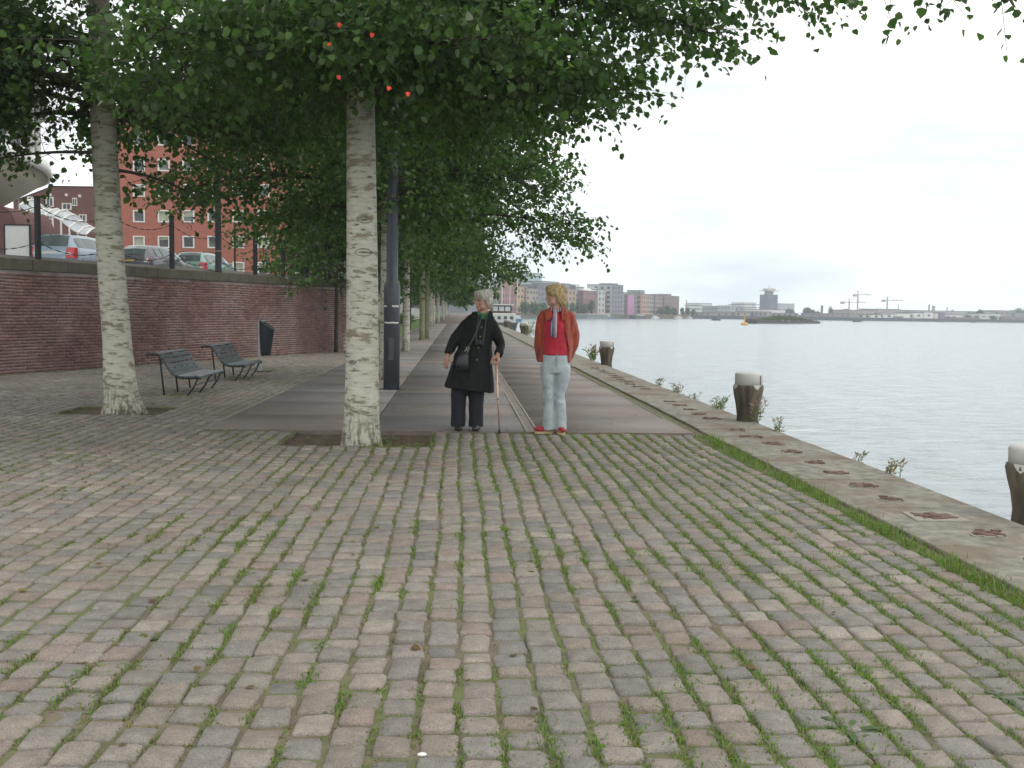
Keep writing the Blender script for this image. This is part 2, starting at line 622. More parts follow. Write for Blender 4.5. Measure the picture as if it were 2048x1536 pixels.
def sett_geo(S_, full):
    """rounded stones: 12-point outline (near) or 8-point (far), crowned top"""
    n = len(S_)
    if full:
        base = []
        for k, (sx, sy) in enumerate(((1, 1), (-1, 1), (-1, -1), (1, -1))):
            for q in range(3):
                a = (k * 90 + q * 45) * math.pi / 180
                base.append((sx, sy, math.cos(a), math.sin(a)))
    else:
        base = []
        for k, (sx, sy) in enumerate(((1, 1), (-1, 1), (-1, -1), (1, -1))):
            for q in range(2):
                a = (k * 90 + q * 90) * math.pi / 180
                base.append((sx, sy, math.cos(a), math.sin(a)))
    base = np.array(base)
    K = len(base)
    hx, hy = S_[:, 2][:, None], S_[:, 3][:, None]
    r = rng.uniform(0.007, 0.020, (n, 1))
    ox = base[:, 0] * (hx - r) + base[:, 2] * r
    oy = base[:, 1] * (hy - r) + base[:, 3] * r
    per = K // 4        # each corner wanders as one, so outlines never cross themselves
    ox = ox + np.repeat(rng.normal(0, 0.0045, (n, 4)), per, 1) + rng.normal(0, 0.0009, (n, K))
    oy = oy + np.repeat(rng.normal(0, 0.0045, (n, 4)), per, 1) + rng.normal(0, 0.0009, (n, K))
    rings = []
    zt = rng.normal(0, 0.0032, (n, 1)) - 0.0005
    tx, ty = rng.normal(0, 0.022, (n, 1)), rng.normal(0, 0.022, (n, 1))
    specs = [(0.83, 0.0), (1.0, -0.0085), (1.02, -0.055)] if full else [(0.86, 0.0), (1.01, -0.03)]
    for sc, z in specs:
        ins = 0.0105 if sc < 1 else 0
        X = ox * (1 - ins / hx) if sc < 1 else ox * sc
        Y = oy * (1 - ins / hy) if sc < 1 else oy * min(sc, 1.0)
        Z = np.broadcast_to(zt + z, (n, K)) + X * tx + Y * ty
        if z == 0: Z = Z + rng.normal(0, 0.0015, (n, K))
        rings.append(np.stack([X, Y, Z], -1))
    ctr = np.stack([np.zeros(n), np.zeros(n), zt[:, 0] + rng.uniform(-0.001, 0.003, n)], -1)[:, None, :]
    L = np.concatenate([ctr] + rings, 1)
    al = rng.normal(0, 0.03, (n, 1))
    ca, sa = np.cos(al), np.sin(al)
    X = L[..., 0] * ca - L[..., 1] * sa
    Y = L[..., 0] * sa + L[..., 1] * ca
    L = np.stack([X, Y, L[..., 2]], -1)
    tris, quads = [], []
    for k in range(K):
        k2 = (k + 1) % K
        tris.append((0, 1 + k, 1 + k2))
        for q in range(len(specs) - 1):
            a, b2 = 1 + q * K, 1 + (q + 1) * K
            quads.append((a + k, b2 + k, b2 + k2, a + k2))
    return L, np.array(tris), np.array(quads)


px_, py_, pz_ = proj(np.column_stack([setts[:, :2], np.zeros(len(setts))]))
size = np.where((px_ > -40) & (px_ < 2090) & (py_ < 1580), 1.0 / pz_, 0)
order = np.argsort(-size)
near = order[:300]
isnear = np.zeros(len(setts), bool); isnear[near] = True


def sett_tint(n):
    t = TINTS[rng.integers(0, len(TINTS), n)] * rng.uniform(0.90, 1.08, (n, 1))
    return t


# 48 shared stone shapes for the 300 nearest stones; each stone picks the shape closest to its own size
NV = 60
proto = np.column_stack([np.zeros(NV), np.zeros(NV), rng.uniform(0.056, 0.069, NV), rng.uniform(0.055, 0.098, NV)])
L, tr, qd = sett_geo(proto, True)
pt = sett_tint(NV)
pm = [np_mesh('sett', L[i], [tr, qd], M_SETT, np.repeat(pt[i:i + 1], L.shape[1], 0), True) for i in range(NV)]
for k in near:
    x, y, hx, hy = setts[k]
    cand = np.argsort(np.abs(proto[:, 3] - hy) + rng.uniform(0, 0.012, NV))[:3]
    j = int(random.choice(list(cand)))
    o = link('sett', pm[j], cob, (x, y, random.gauss(0, 0.003)), (random.gauss(0, 0.012), random.gauss(0, 0.012), random.gauss(0, 0.02) + random.choice((0, math.pi))))
    o.scale = (hx / proto[j, 2], hy / proto[j, 3], 1)
far = setts[~isnear]
dd = far[:, 1]
for sel, full, nm in ((dd < 9, True, 'setts_beyond'), (dd >= 9, False, 'setts_distant')):
    S_ = far[sel]
    L, tr, qd = sett_geo(S_, full)
    L[..., 0] += S_[:, 0][:, None]; L[..., 1] += S_[:, 1][:, None]
    n, K = L.shape[:2]
    off = (np.arange(n) * K)[:, None, None]
    T = np.repeat(sett_tint(n), K, 0)
    me = np_mesh(nm, L.reshape(-1, 3), [(tr[None] + off).reshape(-1, 3), (qd[None] + off).reshape(-1, 4)], M_SETT, T, True)
    tag(link(nm, me, cob), kind='stuff')

# ------------------------------------------------------------------ slab promenade
slabs = thing('slab_promenade', None, None)
slabs['kind'] = 'structure'
rows = [SY0, 13.40] + [13.40 + 1.87 * i for i in range(1, 46)]
ST = [(0.220, 0.187, 0.169), (0.211, 0.185, 0.171), (0.201, 0.189, 0.181), (0.226, 0.194, 0.173), (0.217, 0.189, 0.173), (0.198, 0.189, 0.185), (0.228, 0.201, 0.181)]
cols_ = [(SX0, -1.055), (-1.045, 0.835), (0.975, SX1)]
for i in range(len(rows) - 1):
    for (xa, xb) in cols_:
        y0, y1 = rows[i] + 0.010, rows[i + 1] - 0.010
        dz = random.gauss(0, 0.004)
        tl = random.gauss(0, 0.0022)
        xa2, xb2 = xa + 0.006, xb - 0.006
        t = np.array(random.choice(ST)) * random.uniform(0.95, 1.05)
        m2 = MB(); m2.box(xa2, xb2, y0, y1, -0.052, 0.0)
        V = np.array(m2.v)
        V[:, 2] += np.where(V[:, 2] > -0.01, dz + tl * (V[:, 1] - y0), 0)
        quads = np.array(m2.f)
        me = np_mesh('slab', V, [quads], M_SLAB, np.repeat(t[None], len(V), 0))
        link('slab', me, slabs)
fs = MB(); fs.box(SX0, SX1, rows[-1], 379, -0.052, 0.0)
me = np_mesh('slab_run', np.array(fs.v), [np.array(fs.f)], M_SLAB, np.repeat(np.array([[0.16, 0.135, 0.12]]), 8, 0))
link('slab_run', me, slabs)
M_STEEL = plain('worn_steel', (0.20, 0.16, 0.135), 0.55, 0.25, 12, 0.2, 0.4)
for x in (0.838, 0.968):
    s_ = MB(); s_.box(x - 0.011, x + 0.011, SY0, 150, -0.05, 0.006)
    s_.build('steel_edge', M_PALEC, slabs)
M_CHAN = plain('channel_metal', (0.20, 0.175, 0.15), 0.75, 0.2, 9, 0.3)
for i in range(70):
    s_ = MB(); s_.box(0.846, 0.960, SY0 + 2.0 * i + 0.004, SY0 + 2.0 * i + 1.996, -0.05, -0.004 + random.gauss(0, .002))
    s_.build('channel_cover', M_CHAN, slabs)
s_ = MB(); s_.box(SX0, SX1, SY0 - 0.012, SY0 + 0.005, -0.05, 0.008)
s_.build('steel_edge', M_STEEL, slabs)
for x in (SX0 - 0.005, SX1 + 0.005):
    s_ = MB(); s_.box(x - 0.006, x + 0.006, SY0, 150, -0.05, 0.007)
    s_.build('steel_edge', M_PALEC, slabs)

# tree pits: sunken soil with stone edging
for nm, P in (('tree_pit', PIT2), ('tree_pit', PIT1)):
    t_ = MB(); t_.box(P[0], P[1], P[2], P[3], -0.09, -0.048)
    o = t_.build(nm, plain('pit_soil', (0.10, 0.07, 0.045), 0.95, 0.35, 9, 0.8, dist=0.02, dirt=((0.07, 0.10, 0.03), 4, 0.55)))
    tag(o, kind='structure')
# lawn and far cobbles beyond the wall end
lawn = MB(); lawn.slab([(-60, 52), (-3.02, 52), (-3.02, 378), (-60, 378)], -0.05, -0.02)
tag(lawn.build('lawn', plain('lawn_grass', (0.085, 0.15, 0.03), 0.95, 0.3, 2, 0.7, dist=0.03)), kind='structure')


# ------------------------------------------------------------------ grass
def blades(P, h, tint, lean=0.5, wid=0.0035, seed=0):
    """P (n,3) foot points, h (n,) heights, tint (n,3) -> V, quads, tris, T: bent two-segment blades"""
    n = len(P)
    az = rng.uniform(0, 2 * math.pi, n)
    ln = np.abs(rng.normal(0, lean, n))
    dx, dy = np.cos(az), np.sin(az)
    sx, sy = -dy, dx
    wv = wid * rng.uniform(0.7, 1.4, n)
    V = np.zeros((n, 5, 3))
    for k, s in ((0, -1), (1, 1)):
        V[:, k, 0] = P[:, 0] + s * sx * wv; V[:, k, 1] = P[:, 1] + s * sy * wv; V[:, k, 2] = P[:, 2]
        V[:, k + 2, 0] = P[:, 0] + s * sx * wv * .8 + dx * h * ln * 0.35
        V[:, k + 2, 1] = P[:, 1] + s * sy * wv * .8 + dy * h * ln * 0.35
        V[:, k + 2, 2] = P[:, 2] + h * 0.6
    V[:, 4, 0] = P[:, 0] + dx * h * ln; V[:, 4, 1] = P[:, 1] + dy * h * ln
    V[:, 4, 2] = P[:, 2] + h * np.clip(1.05 - 0.35 * ln, 0.3, 1.1)
    o = (np.arange(n) * 5)[:, None]
    return V.reshape(-1, 3), (np.array([[0, 1, 3, 2]]) + o), (np.array([[2, 3, 4]]) + o), np.repeat(tint, 5, 0)


GC = np.array([(0.170, 0.280, 0.042), (0.21, 0.31, 0.052), (0.145, 0.235, 0.045), (0.24, 0.28, 0.075), (0.12, 0.20, 0.042)])
foot, hh, tt = [], [], []


def tuft(x, y, n, h, spread, z=-0.014, dry=0.0):
    a = rng.normal(0, spread, (n, 2))
    foot.append(np.column_stack([x + a[:, 0], y + a[:, 1], np.full(n, z)]))
    hh.append(h * rng.uniform(0.5, 1.25, n))
    c = GC[rng.integers(0, 5, n)] * rng.uniform(0.8, 1.2, (n, 1))
    d = rng.random(n) < dry
    c[d] = np.array([(0.20, 0.14, 0.075)]) * rng.uniform(0.7, 1.2, (d.sum(), 1))
    tt.append(c)


for c in range(0, 80):
    y = 1.6
    while y < 32:
        step = 0.035 if y < 7 else (0.06 if y < 12 else 0.12)
        x = colx(c, y)
        ok = abs(x - 0.055 * y) < 0.515 * y + 0.9 and not (x > SX0 - 0.02 and y > SY0 - 0.02) \
            and not (PIT2[0] < x < PIT2[1] and PIT2[2] < y) and not (PIT1[0] < x < PIT1[1] and PIT1[2] < y < PIT1[3]) \
            and (np.array([x, y]) - WA) @ WN > 0.2
        if ok:
            nse = 0.9 * noise.noise(Vector((x * 1.1, y * 0.8, 3.3))) + 0.75 * noise.noise(Vector((x * 6, y * 4.2, 9.1)))
            thr = 0.14 - 0.54 * min(1, max(0, (x + 0.8) / 2.6)) + (0.1 if x < -2 else 0)
            if nse > thr:
                k = min(1, (nse - thr) * 2.6)
                n = int((6 + 15 * k) * (1 if y < 7 else .75))
                tuft(x, y, n, 0.010 + 0.018 * k, 0.012 + 0.013 * k, dry=0.12 if x > -1 else 0.3)
            elif nse > thr - 0.40 and random.random() < 0.6:
                tuft(x, y, 5, 0.009, 0.012, z=-0.014, dry=0.35)
        y += step * random.uniform(0.7, 1.3)
# cross joints carry a little moss and grass too
for k in order[:2600]:
    if random.random() < 0.30:
        x, y, hx, hy = setts[k]
        nse = noise.noise(Vector((x * 1.1, y * 0.8, 3.3)))
        if nse > -0.05 - 0.1 * (x > 0.6):
            for q in range(3):
                tuft(x + random.uniform(-hx, hx), y + hy + 0.005, 4, 0.010, 0.008, dry=0.15)
# dense verge along the concrete coping
y = 2.0
while y < 60:
    dens = 0.42 + 0.9 * noise.noise(Vector((0, y * 1.6, 1))) + (0.25 if y < 11 else -0.1)
    if y > 14: dens *= 0.55
    if random.random() < dens:
        lush = 0.6 + 0.6 * random.random() if y < 11.5 else 0.35
        tuft(2.90 + random.gauss(0, 0.03), y, int(13 * lush) + 4, 0.075 * lush * random.uniform(.6, 1.3), 0.04, z=-0.02, dry=0.1)
    y += 0.016 if y < 12 else 0.05
for i in range(1, len(jy) - 1):
    if 3.5 < jy[i] < 24:
        for q in range(random.randint(2, 12)):
            tuft(3.03 + random.random() ** 2 * 0.85, jy[i], 6, 0.022, 0.012, z=0.005, dry=0.2)
for q in range(160):      # at the foot of the wall and round the benches and pits
    s = random.uniform(-2, 13.6)
    p = WA + WU * s + WN * random.uniform(0.03, 0.22)
    tuft(p[0], p[1], 8, 0.07, 0.06, z=-0.03, dry=0.35)
for (cx, cy, sx, sy, n) in ((-4.45, 16.4, 0.35, 0.5, 90), (-4.4, 20.1, 0.3, 0.5, 70), (-4.3, 14.35, 0.5, 0.1, 40), (-0.5, 10.55, 0.25, 0.08, 30), (-4.27, 22.5, .12, .12, 16), (-1.3, 33.6, 1.0, 0.3, 60), (-0.2, 17.5, 0.6, 0.25, 50), (-1.5, 46, 0.9, 0.6, 90)):
    for q in range(n):
        tuft(cx + random.gauss(0, sx), cy + random.gauss(0, sy), 8, 0.03, 0.04, z=-0.01, dry=0.3)
for q in range(260):
    b_ = random.choice((PIT1, PIT2))
    tuft(random.uniform(b_[0], b_[1]), random.uniform(b_[2], b_[3]), 5, 0.03, 0.03, z=-0.06, dry=0.6)
V, Q, T3_, T = blades(np.concatenate(foot), np.concatenate(hh), np.concatenate(tt), 0.75, 0.0026)
tag(link('joint_grass', np_mesh('joint_grass', V, [Q, T3_], M_GRASS, T)), kind='stuff')


fl = 260
PX = np.zeros((fl, 3))
for q in range(fl):
    if q < 110:
        b_ = random.choice((PIT1, PIT2)); PX[q] = (random.uniform(b_[0], b_[1]), random.uniform(b_[2], b_[3]), -0.042)
    else:
        PX[q] = (random.uniform(-6.5, 2.5), random.uniform(3.2, 19), 0.010)
Vf = leaf_arrays(PX, rng.normal(0, 1, (fl, 3)) * np.array([1, 1, .08]), np.array([[0, 0, 1.]]) + rng.normal(0, .12, (fl, 3)), rng.uniform(.025, .05, fl))
Tf = np.array([(.20, .13, .06), (.15, .10, .05), (.24, .19, .07), (.14, .16, .05)])[rng.integers(0, 4, fl)]
tag(link('fallen_leaves', np_mesh('fallen_leaves', Vf.reshape(-1, 3), [(LEAFQ[None] + (np.arange(fl) * 6)[:, None, None]).reshape(-1, 4)], M_LEAF, np.repeat(Tf, 6, 0))), kind='stuff')


# single weeds one can point at
def rosette(name, label, x, y, n, L, group=None, z=-0.02, col=(0.075, 0.15, 0.035), up=0.5, wide=0.22, cat='weed'):
    t = thing(name, label, cat, (x, y, z), random.uniform(0, 6), group)
    V, Fq, T = [], [], []
    for k in range(n):
        a = 2 * math.pi * k / n + random.uniform(-.3, .3)
        l = L * random.uniform(0.65, 1.1)
        e = up * random.uniform(0.5, 1.3)
        d = np.array([math.cos(a), math.sin(a), 0]); s = np.array([-math.sin(a), math.cos(a), 0])
        b0 = len(V)
        cs = np.array(col) * random.uniform(0.75, 1.25)
        for q, (u, wq) in enumerate(((0, .15), (.35, .7), (.7, 1.0), (1.0, .05))):
            c_ = d * l * u + np.array([0, 0, l * e * (u - 0.55 * u * u * 1.4)])
            for sg in (-1, 1):
                V.append(c_ + s * sg * wq * l * wide * .5 + np.array([0, 0, .12 * l * wide * wq])); T.append(cs)
        for q in range(3):
            i0 = b0 + q * 2
            Fq.append((i0, i0 + 1, i0 + 3, i0 + 2))
    link('leaf', np_mesh('leaf', np.array(V), [np.array(Fq)], M_GRASS, np.array(T), True), t)
    return t


WG = 'leafy weeds rooted between the cobbles'
for (x, y, n, L, lab) in ((2.12, 3.63, 11, .10, 'dark green dandelion rosette in the cobbles at the right side, nearest the quay edge'),
                          (1.39, 3.34, 14, .13, 'spiky green weed tuft in the near cobbles, second from the right'),
                          (1.21, 3.56, 9, .07, 'small dark green weed between two cobbles behind the spiky tuft'),
                          (0.83, 3.27, 12, .08, 'low green weed at the bottom edge right of the middle'),
                          (-1.28, 4.35, 11, .08, 'bright green weed cushion among the cobbles left of the middle'),
                          (-1.53, 4.0, 10, .08, 'weed with reddish stems among the left near cobbles'),
                          (0.98, 4.9, 11, .10, 'taller grassy weed in the joint right of the middle'),
                          (2.35, 5.3, 10, .08, 'yellow green weed near the grass verge')):
    rosette('weed', lab, x, y, n, L, WG, col=(0.14, .08, .05) if 'reddish' in lab else (0.075, 0.15, 0.035))
rosette('weed', 'pale leafy weed growing beside the trunk foot in the soil pit', -0.80, 10.95, 12, .16, None, -0.05, (0.14, 0.22, 0.08), 1.4)
rosette('weed', 'green weed clump beside the litter bin post by the wall', -4.15, 22.1, 14, .18, None, -0.02, (0.09, .18, .03), 1.2)
pb = MB(); pb.ell((0, 0, 0), (0.016, 0.010, 0.006), 10, 6)
tag(pb.build('pebble', plain('white_stone', (0.75, 0.74, 0.70), 0.6), smooth=True, loc=(-0.1, 3.13, 0.012)), 'small white pebble lying on a cobble at the bottom edge', 'pebble')

# weeds and flowers hanging on the quay edge
EDGE_COLS = {'green': (0.10, 0.155, 0.035), 'dry': (0.20, 0.17, 0.09), 'pink': (0.30, 0.19, 0.20)}


def edge_plant(x, y, h, n, kind, label, spread=.08, wide=.010):
    t = thing('edge_plant', label, 'plant', (x, y, 0.0), 0, 'plants growing along the quay edge')
    st = MB(); V, Fq, T = [], [], []
    for k in range(n):
        bx, by = random.gauss(0, spread * .4), random.gauss(0, spread)
        lx, ly = random.gauss(0.05, spread * 1.0), random.gauss(0, spread * 1.2)
        hk = h * random.uniform(0.35, .9)
        p0 = np.array([bx, by, -0.15]); p1 = np.array([bx + lx * .5, by + ly * .5, hk * .55]); p2 = np.array([bx + lx, by + ly, hk])
        st.tube([p0, p1, p2], [0.004, 0.003, 0.0015], 4)
        for q in range(7):
            u = random.uniform(.2, 1.0)
            c_ = p0 * (1 - u) ** 2 + 2 * p1 * u * (1 - u) + p2 * u * u
            d = np.array([random.gauss(0, 1), random.gauss(0, 1), random.uniform(0.3, 1.5)]); d /= np.linalg.norm(d)
            s = np.cross(d, (0.3, -1, 0.2)); s /= np.linalg.norm(s)
            l = h * random.uniform(.16, .34)
            b0 = len(V)
            for P in (c_, c_ + d * l * .5 + s * wide, c_ + d * l, c_ + d * l * .5 - s * wide):
                V.append(P)
                cc = EDGE_COLS['pink'] if (kind == 'pink' and u > .8) else EDGE_COLS['dry' if (kind == 'dry' or random.random() < .25) else 'green']
                T.append(np.array(cc) * random.uniform(.8, 1.2))
            Fq.append((b0, b0 + 1, b0 + 2, b0 + 3))
    st.build('stem', plain('stem', (0.12, 0.13, 0.05), .8), t)
    link('foliage', np_mesh('foliage', np.array(V), [np.array(Fq)], M_GRASS, np.array(T)), t)


for (px, py, y, h, n, kd, lab) in (
        (1415, 800, 14.7, .26, 16, 'green', 'bushy green plant on the quay edge just beyond the middle mooring post'),
        (1325, 775, 17.6, .22, 12, 'dry', 'dry brown weeds on the quay edge beyond the bushy green plant'),
        (1300, 765, 19.2, .20, 10, 'dry', 'sparse weed stalks on the quay edge farther along'),
        (1360, 785, 16.4, .16, 8, 'green', 'low green stalks on the quay edge short of the dry weeds'),
        (1500, 830, 13.0, .38, 14, 'pink', 'tall rusty green plant growing against the middle mooring post'),
        (1565, 865, 12.0, .20, 8, 'pink', 'thin stalk with pink flower head by the quay edge'),
        (1720, 925, 9.6, .17, 6, 'dry', 'thin grass stalks leaning over the water at the quay edge'),
        (1795, 955, 8.75, .17, 12, 'dry', 'feathery dry grass tuft on the quay edge nearest the camera'),
        (1165, 712, 29, .55, 12, 'pink', 'pinkish flowering weed at the quay edge behind the woman in red'),
        (1068, 662, 55, .9, 12, 'dry', 'brown weeds on the quay edge far along by the moored barge')):
    p = gz(px, py, 0.0)
    edge_plant(QX - 0.02, y, h, n, kd, lab, .07 + .1 * (y > 25), .008 + .012 * (y > 25))


# ------------------------------------------------------------------ mooring posts
def post_wood():
    m, nt, b = nodes('mooring_wood')
    n = tex(nt, 1.0, 5, (11, 11, 1.2))
    c = ramp(nt, n, [(0.3, (0.035, 0.028, 0.022)), (0.52, (0.105, 0.085, 0.06)), (0.72, (0.20, 0.155, 0.105))])
    f = ramp(nt, tex(nt, 3, 5), [(0.5, (0, 0, 0)), (0.65, (0.6,) * 3)])
    c = mixc(nt, f, c, (0.07, 0.085, 0.035))
    nt.links.new(c, b.inputs['Base Color']); b.inputs['Roughness'].default_value = 0.85
    bump(nt, b, n, 0.8, 0.02)
    return m


M_POST = post_wood()
M_CAP = plain('white_cap_paint', (0.48, 0.475, 0.44), 0.5, 0.06, 4, 0.1, dirt=((0.5, .46, .38), 3, .6))


def mooring_post(x, y, label, s=1.0, htop=0.6, rz=0.0):
    t = thing('mooring_post', label, 'mooring post', (x, y, 0), rz, 'mooring posts along the quay')
    m = MB()
    prof = [(.23, -2.9), (.20, -.4), (.155, -.1), (.145, .08), (.165, .22), (.195, .34), (.205, .42), (.20, .45), (.185, .46)]
    n = 30
    V, Fc = [], []
    for r, z in prof:
        for k in range(n):
            a = 2 * math.pi * k / n
            g_ = 1 - (0.16 * math.exp(-((math.sin((a - .6) * 1.0)) / .18) ** 2) + 0.07 * abs(math.sin(a * 3.5))) * (0.5 if z > .4 else 1)
            V.append((r * s * g_ * math.cos(a), r * s * g_ * math.sin(a), z * htop / .6))
    for i in range(len(prof) - 1):
        for k in range(n):
            k2 = (k + 1) % n
            Fc.append((i * n + k, i * n + k2, (i + 1) * n + k2, (i + 1) * n + k))
    Fc.append(tuple((len(prof) - 1) * n + k for k in range(n)))
    m.add(V, Fc)
    m.build('wooden_shaft', M_POST, t, True)
    c = MB()
    zt = htop
    zb = .455 * htop / .6
    c.lathe([(.172 * s, zb), (.180 * s, zb + .005), (.183 * s, zt - .02), (.172 * s, zt), (.10 * s, zt + .012), (0.0, zt + .016)], 26)
    # two metal tongues nailed down the shaft
    for a in (-1.25, -2.9):
        V = []
        for u, zz in ((-.28, zb), (-.13, zb - .035), (0, zb - .055), (.13, zb - .035), (.28, zb)):
            for rr in (.186, .200):
                V.append((rr * s * math.cos(a + u), rr * s * math.sin(a + u), zz))
        c.add(V + [(.2 * s * math.cos(a + u), .2 * s * math.sin(a + u), zb + .01) for u in (-.28, .28)],
              [(1, 3, 5, 7, 9, 11, 10)])
    c.build('white_cap', M_CAP, t, True)
    b_ = MB(); b_.tube([(.184 * s * math.cos(-.9), .184 * s * math.sin(-.9), zb + .01), (.188 * s * math.cos(-.9), .188 * s * math.sin(-.9), zt - .025)], [.006, .006], 6)
    b_.build('cap_seam', M_RUST, t)


mooring_post(4.16, 6.88, 'dark wooden mooring post with white cap, cut off by the right edge', 1.0, .53, .3)
mooring_post(3.90 - .02, 13.05, 'weathered waisted mooring post with white cap amid quay plants', 1.0, .66, 0)
mooring_post(3.99, 26.5, 'white capped mooring post just right of the woman in red', 1.05, .66, .2)
mooring_post(4.05, 61.0, 'small far mooring post with round white cap by the moored barge', 1.5, .66, .8)
mooring_post(4.05, 82.0, 'farthest white capped mooring post beside the black coated woman', 1.5, .66, 2.0)

# ------------------------------------------------------------------ brick wall, upper terrace
wall = thing('retaining_wall', 'long reddish brown brick retaining wall behind the two benches, dark coping on top', 'brick wall', (WA[0], WA[1], 0), math.atan2(WU[1], WU[0]))
S0, S1 = -6.0, 14.6
HB = 2.09
M_MORTAR = plain('mortar', (0.46, 0.42, 0.39), 0.92, 0.25, 1.2, 0.3, dirt=((0.20, 0.125, 0.11), .7, .40))
c = MB(); c.box(S0, S1, 0.007, 0.5, -0.3, HB)
c.build('mortar_core', M_MORTAR, wall)
BL, BH = 0.222, 0.0655
bricks = []
nc = int(HB / BH)
for r in range(nc):
    half = (r % 2) * BL / 2
    k0 = int((S0) / BL)
    for k in range(k0, int(S1 / BL) + 1):
        s = k * BL + half
        if s < S0 or s + BL > S1: continue
        if random.random() < .5 and r % 2: # header bond now and then
            bricks.append((s, r * BH, BL / 2)); bricks.append((s + BL / 2, r * BH, BL / 2))
        else:
            bricks.append((s, r * BH, BL))
bricks = np.array(bricks)
P3 = np.column_stack([WA[0] + WU[0] * (bricks[:, 0] + .1), WA[1] + WU[1] * (bricks[:, 0] + .1), bricks[:, 1]])
bx_, by_, bz_ = proj(P3)
vis = (bx_ > 0) & (bx_ < 700) & ~((bx_ > 195) & (bx_ < 265))
score = np.where(vis & (bricks[:, 2] > .2), 1 / bz_, 0)
bo = np.argsort(-score)
bnear = np.zeros(len(bricks), bool); bnear[bo[:300]] = True
BT = np.array([(0.215, 0.118, 0.104), (0.198, 0.110, 0.102), (0.182, 0.104, 0.098), (0.232, 0.130, 0.112), (0.208, 0.126, 0.116), (0.168, 0.098, 0.094)])


def brick_geo(n):
    y0 = rng.uniform(-0.004, 0.004, n)
    return y0


BB = 8
bm_ = []
for i in range(24):
    m = MB(); d = random.uniform(-.004, .004)
    m.box(0.005, BL - 0.007, d, 0.09, 0.007, BH - 0.007)
    tcol = BT[i % 6] * random.uniform(.85, 1.15)
    me = np_mesh('brick', np.array(m.v), [np.array(m.f)], M_BRICK, np.repeat(tcol[None], 8, 0))
    bm_.append(me)
for k in np.where(bnear)[0]:
    link('brick', random.choice(bm_), wall, (bricks[k, 0], random.uniform(-.002, .002), bricks[k, 1]))
fb = bricks[~bnear]
n = len(fb)
y0 = rng.uniform(-.004, .004, n)
X0, X1 = fb[:, 0] + .005, fb[:, 0] + fb[:, 2] - .007
Z0, Z1 = fb[:, 1] + .007, fb[:, 1] + BH - .007
V = np.zeros((n, 8, 3))
q = 0
for zi in (Z0, Z1):
    for yi in (y0, np.full(n, .09)):
        for xi in (X0, X1):
            V[:, q] = np.column_stack([xi, yi, zi]); q += 1
fcs = np.array([(0, 1, 5, 4), (0, 4, 6, 2), (1, 3, 7, 5), (4, 5, 7, 6), (0, 2, 3, 1)])
T = BT[rng.integers(0, 6, n)] * rng.uniform(.82, 1.18, (n, 1))
ends = fb[:, 0] > 13.0
T[ends] = T[ends] * 1.25
me = np_mesh('bricks_beyond', V.reshape(-1, 3), [(fcs[None] + (np.arange(n) * 8)[:, None, None]).reshape(-1, 4)], M_BRICK, np.repeat(T, 8, 0))
tag(link('bricks_beyond', me, wall), kind='stuff')
M_COPE = plain('coping_dark', (0.095, 0.085, 0.065), 0.9, 0.3, 4, 0.5, dirt=((0.06, 0.075, 0.03), 2, .48))
s = S0
while s < S1 - .2:
    l = 0.98
    m = MB(); m.box(s + .004, min(s + l, S1 + .05) - .004, -0.05 + random.uniform(-.006, .006), 0.52, HB + .002, HB + .24 + random.uniform(-.006, .006))
    m.build('coping_stone', M_COPE, wall, bevel=.012)
    s += l
# end return of the wall
c = MB(); c.box(S1 - .01, S1 + .28, .2, 9, -0.3, HB + .22)
c.build('wall_return', plain('wall_return', (0.20, 0.105, 0.09), .9, .2, 3, .3), wall)

ZT = 2.42
WE = WA + WU * (S1)
tr_ = MB()
a0 = WA + WU * S0 - WN * .5
a1 = WA + WU * S1 - WN * .5
tr_.slab([(a0[0], a0[1]), (a1[0], a1[1]), (-13, 60), (-13, 300), (-235, 300), (-235, 5)], -0.04, ZT)
tag(tr_.build('terrace', plain('terrace_paving', (0.22, 0.20, 0.18), .9, .2, .8, .3)), kind='structure')

# posts and chains on the wall
M_DARKP = plain('dark_post_paint', (0.014, 0.015, 0.017), 0.75, 0.15, 5, 0.1)
zt_ = HB + .24
post_s = [-2.9, -0.8, 1.31, 3.57, 5.72, 9.48, 10.98, 12.40, 13.9]
post_lab = ['first chain post on the wall, beyond the left edge', 'second chain post, just outside the left edge',
            'dark chain post on the wall in front of the silver blue car', 'dark chain post half behind the leaning trunk',
            'dark chain post on the wall in front of the dark car', 'chain post on the wall just right of the tall lamp post',
            'chain post on the wall beneath the low leaves', 'chain post on the wall half lost in leaves', 'last chain post at the end of the wall']
WR = math.atan2(WU[1], WU[0])
chain_pts = []
for s, lab in zip(post_s, post_lab):
    p = WA + WU * s - WN * .24
    t = thing('chain_post', lab, 'post', (p[0], p[1], zt_ - .01), WR, 'chain posts on the brick wall')
    h = 1.32 if s < 6 else 1.08
    m = MB(); m.box(-.048, .048, -.048, .048, 0, h); m.build('shaft', M_DARKP, t, bevel=.012)
    m = MB(); m.box(-.056, .056, -.056, .056, h, h + .03); m.build('cap', M_DARKP, t)
    m = MB(); m.box(-.09, .09, -.09, .09, 0, .02); m.build('foot_plate', M_DARKP, t)
    chain_pts.append((s, p, h))
chain_pts.append((7.69, WA + WU * 7.69 - WN * .24, 1.2))
chain_pts.sort(key=lambda q: q[0])
LINK = MB()
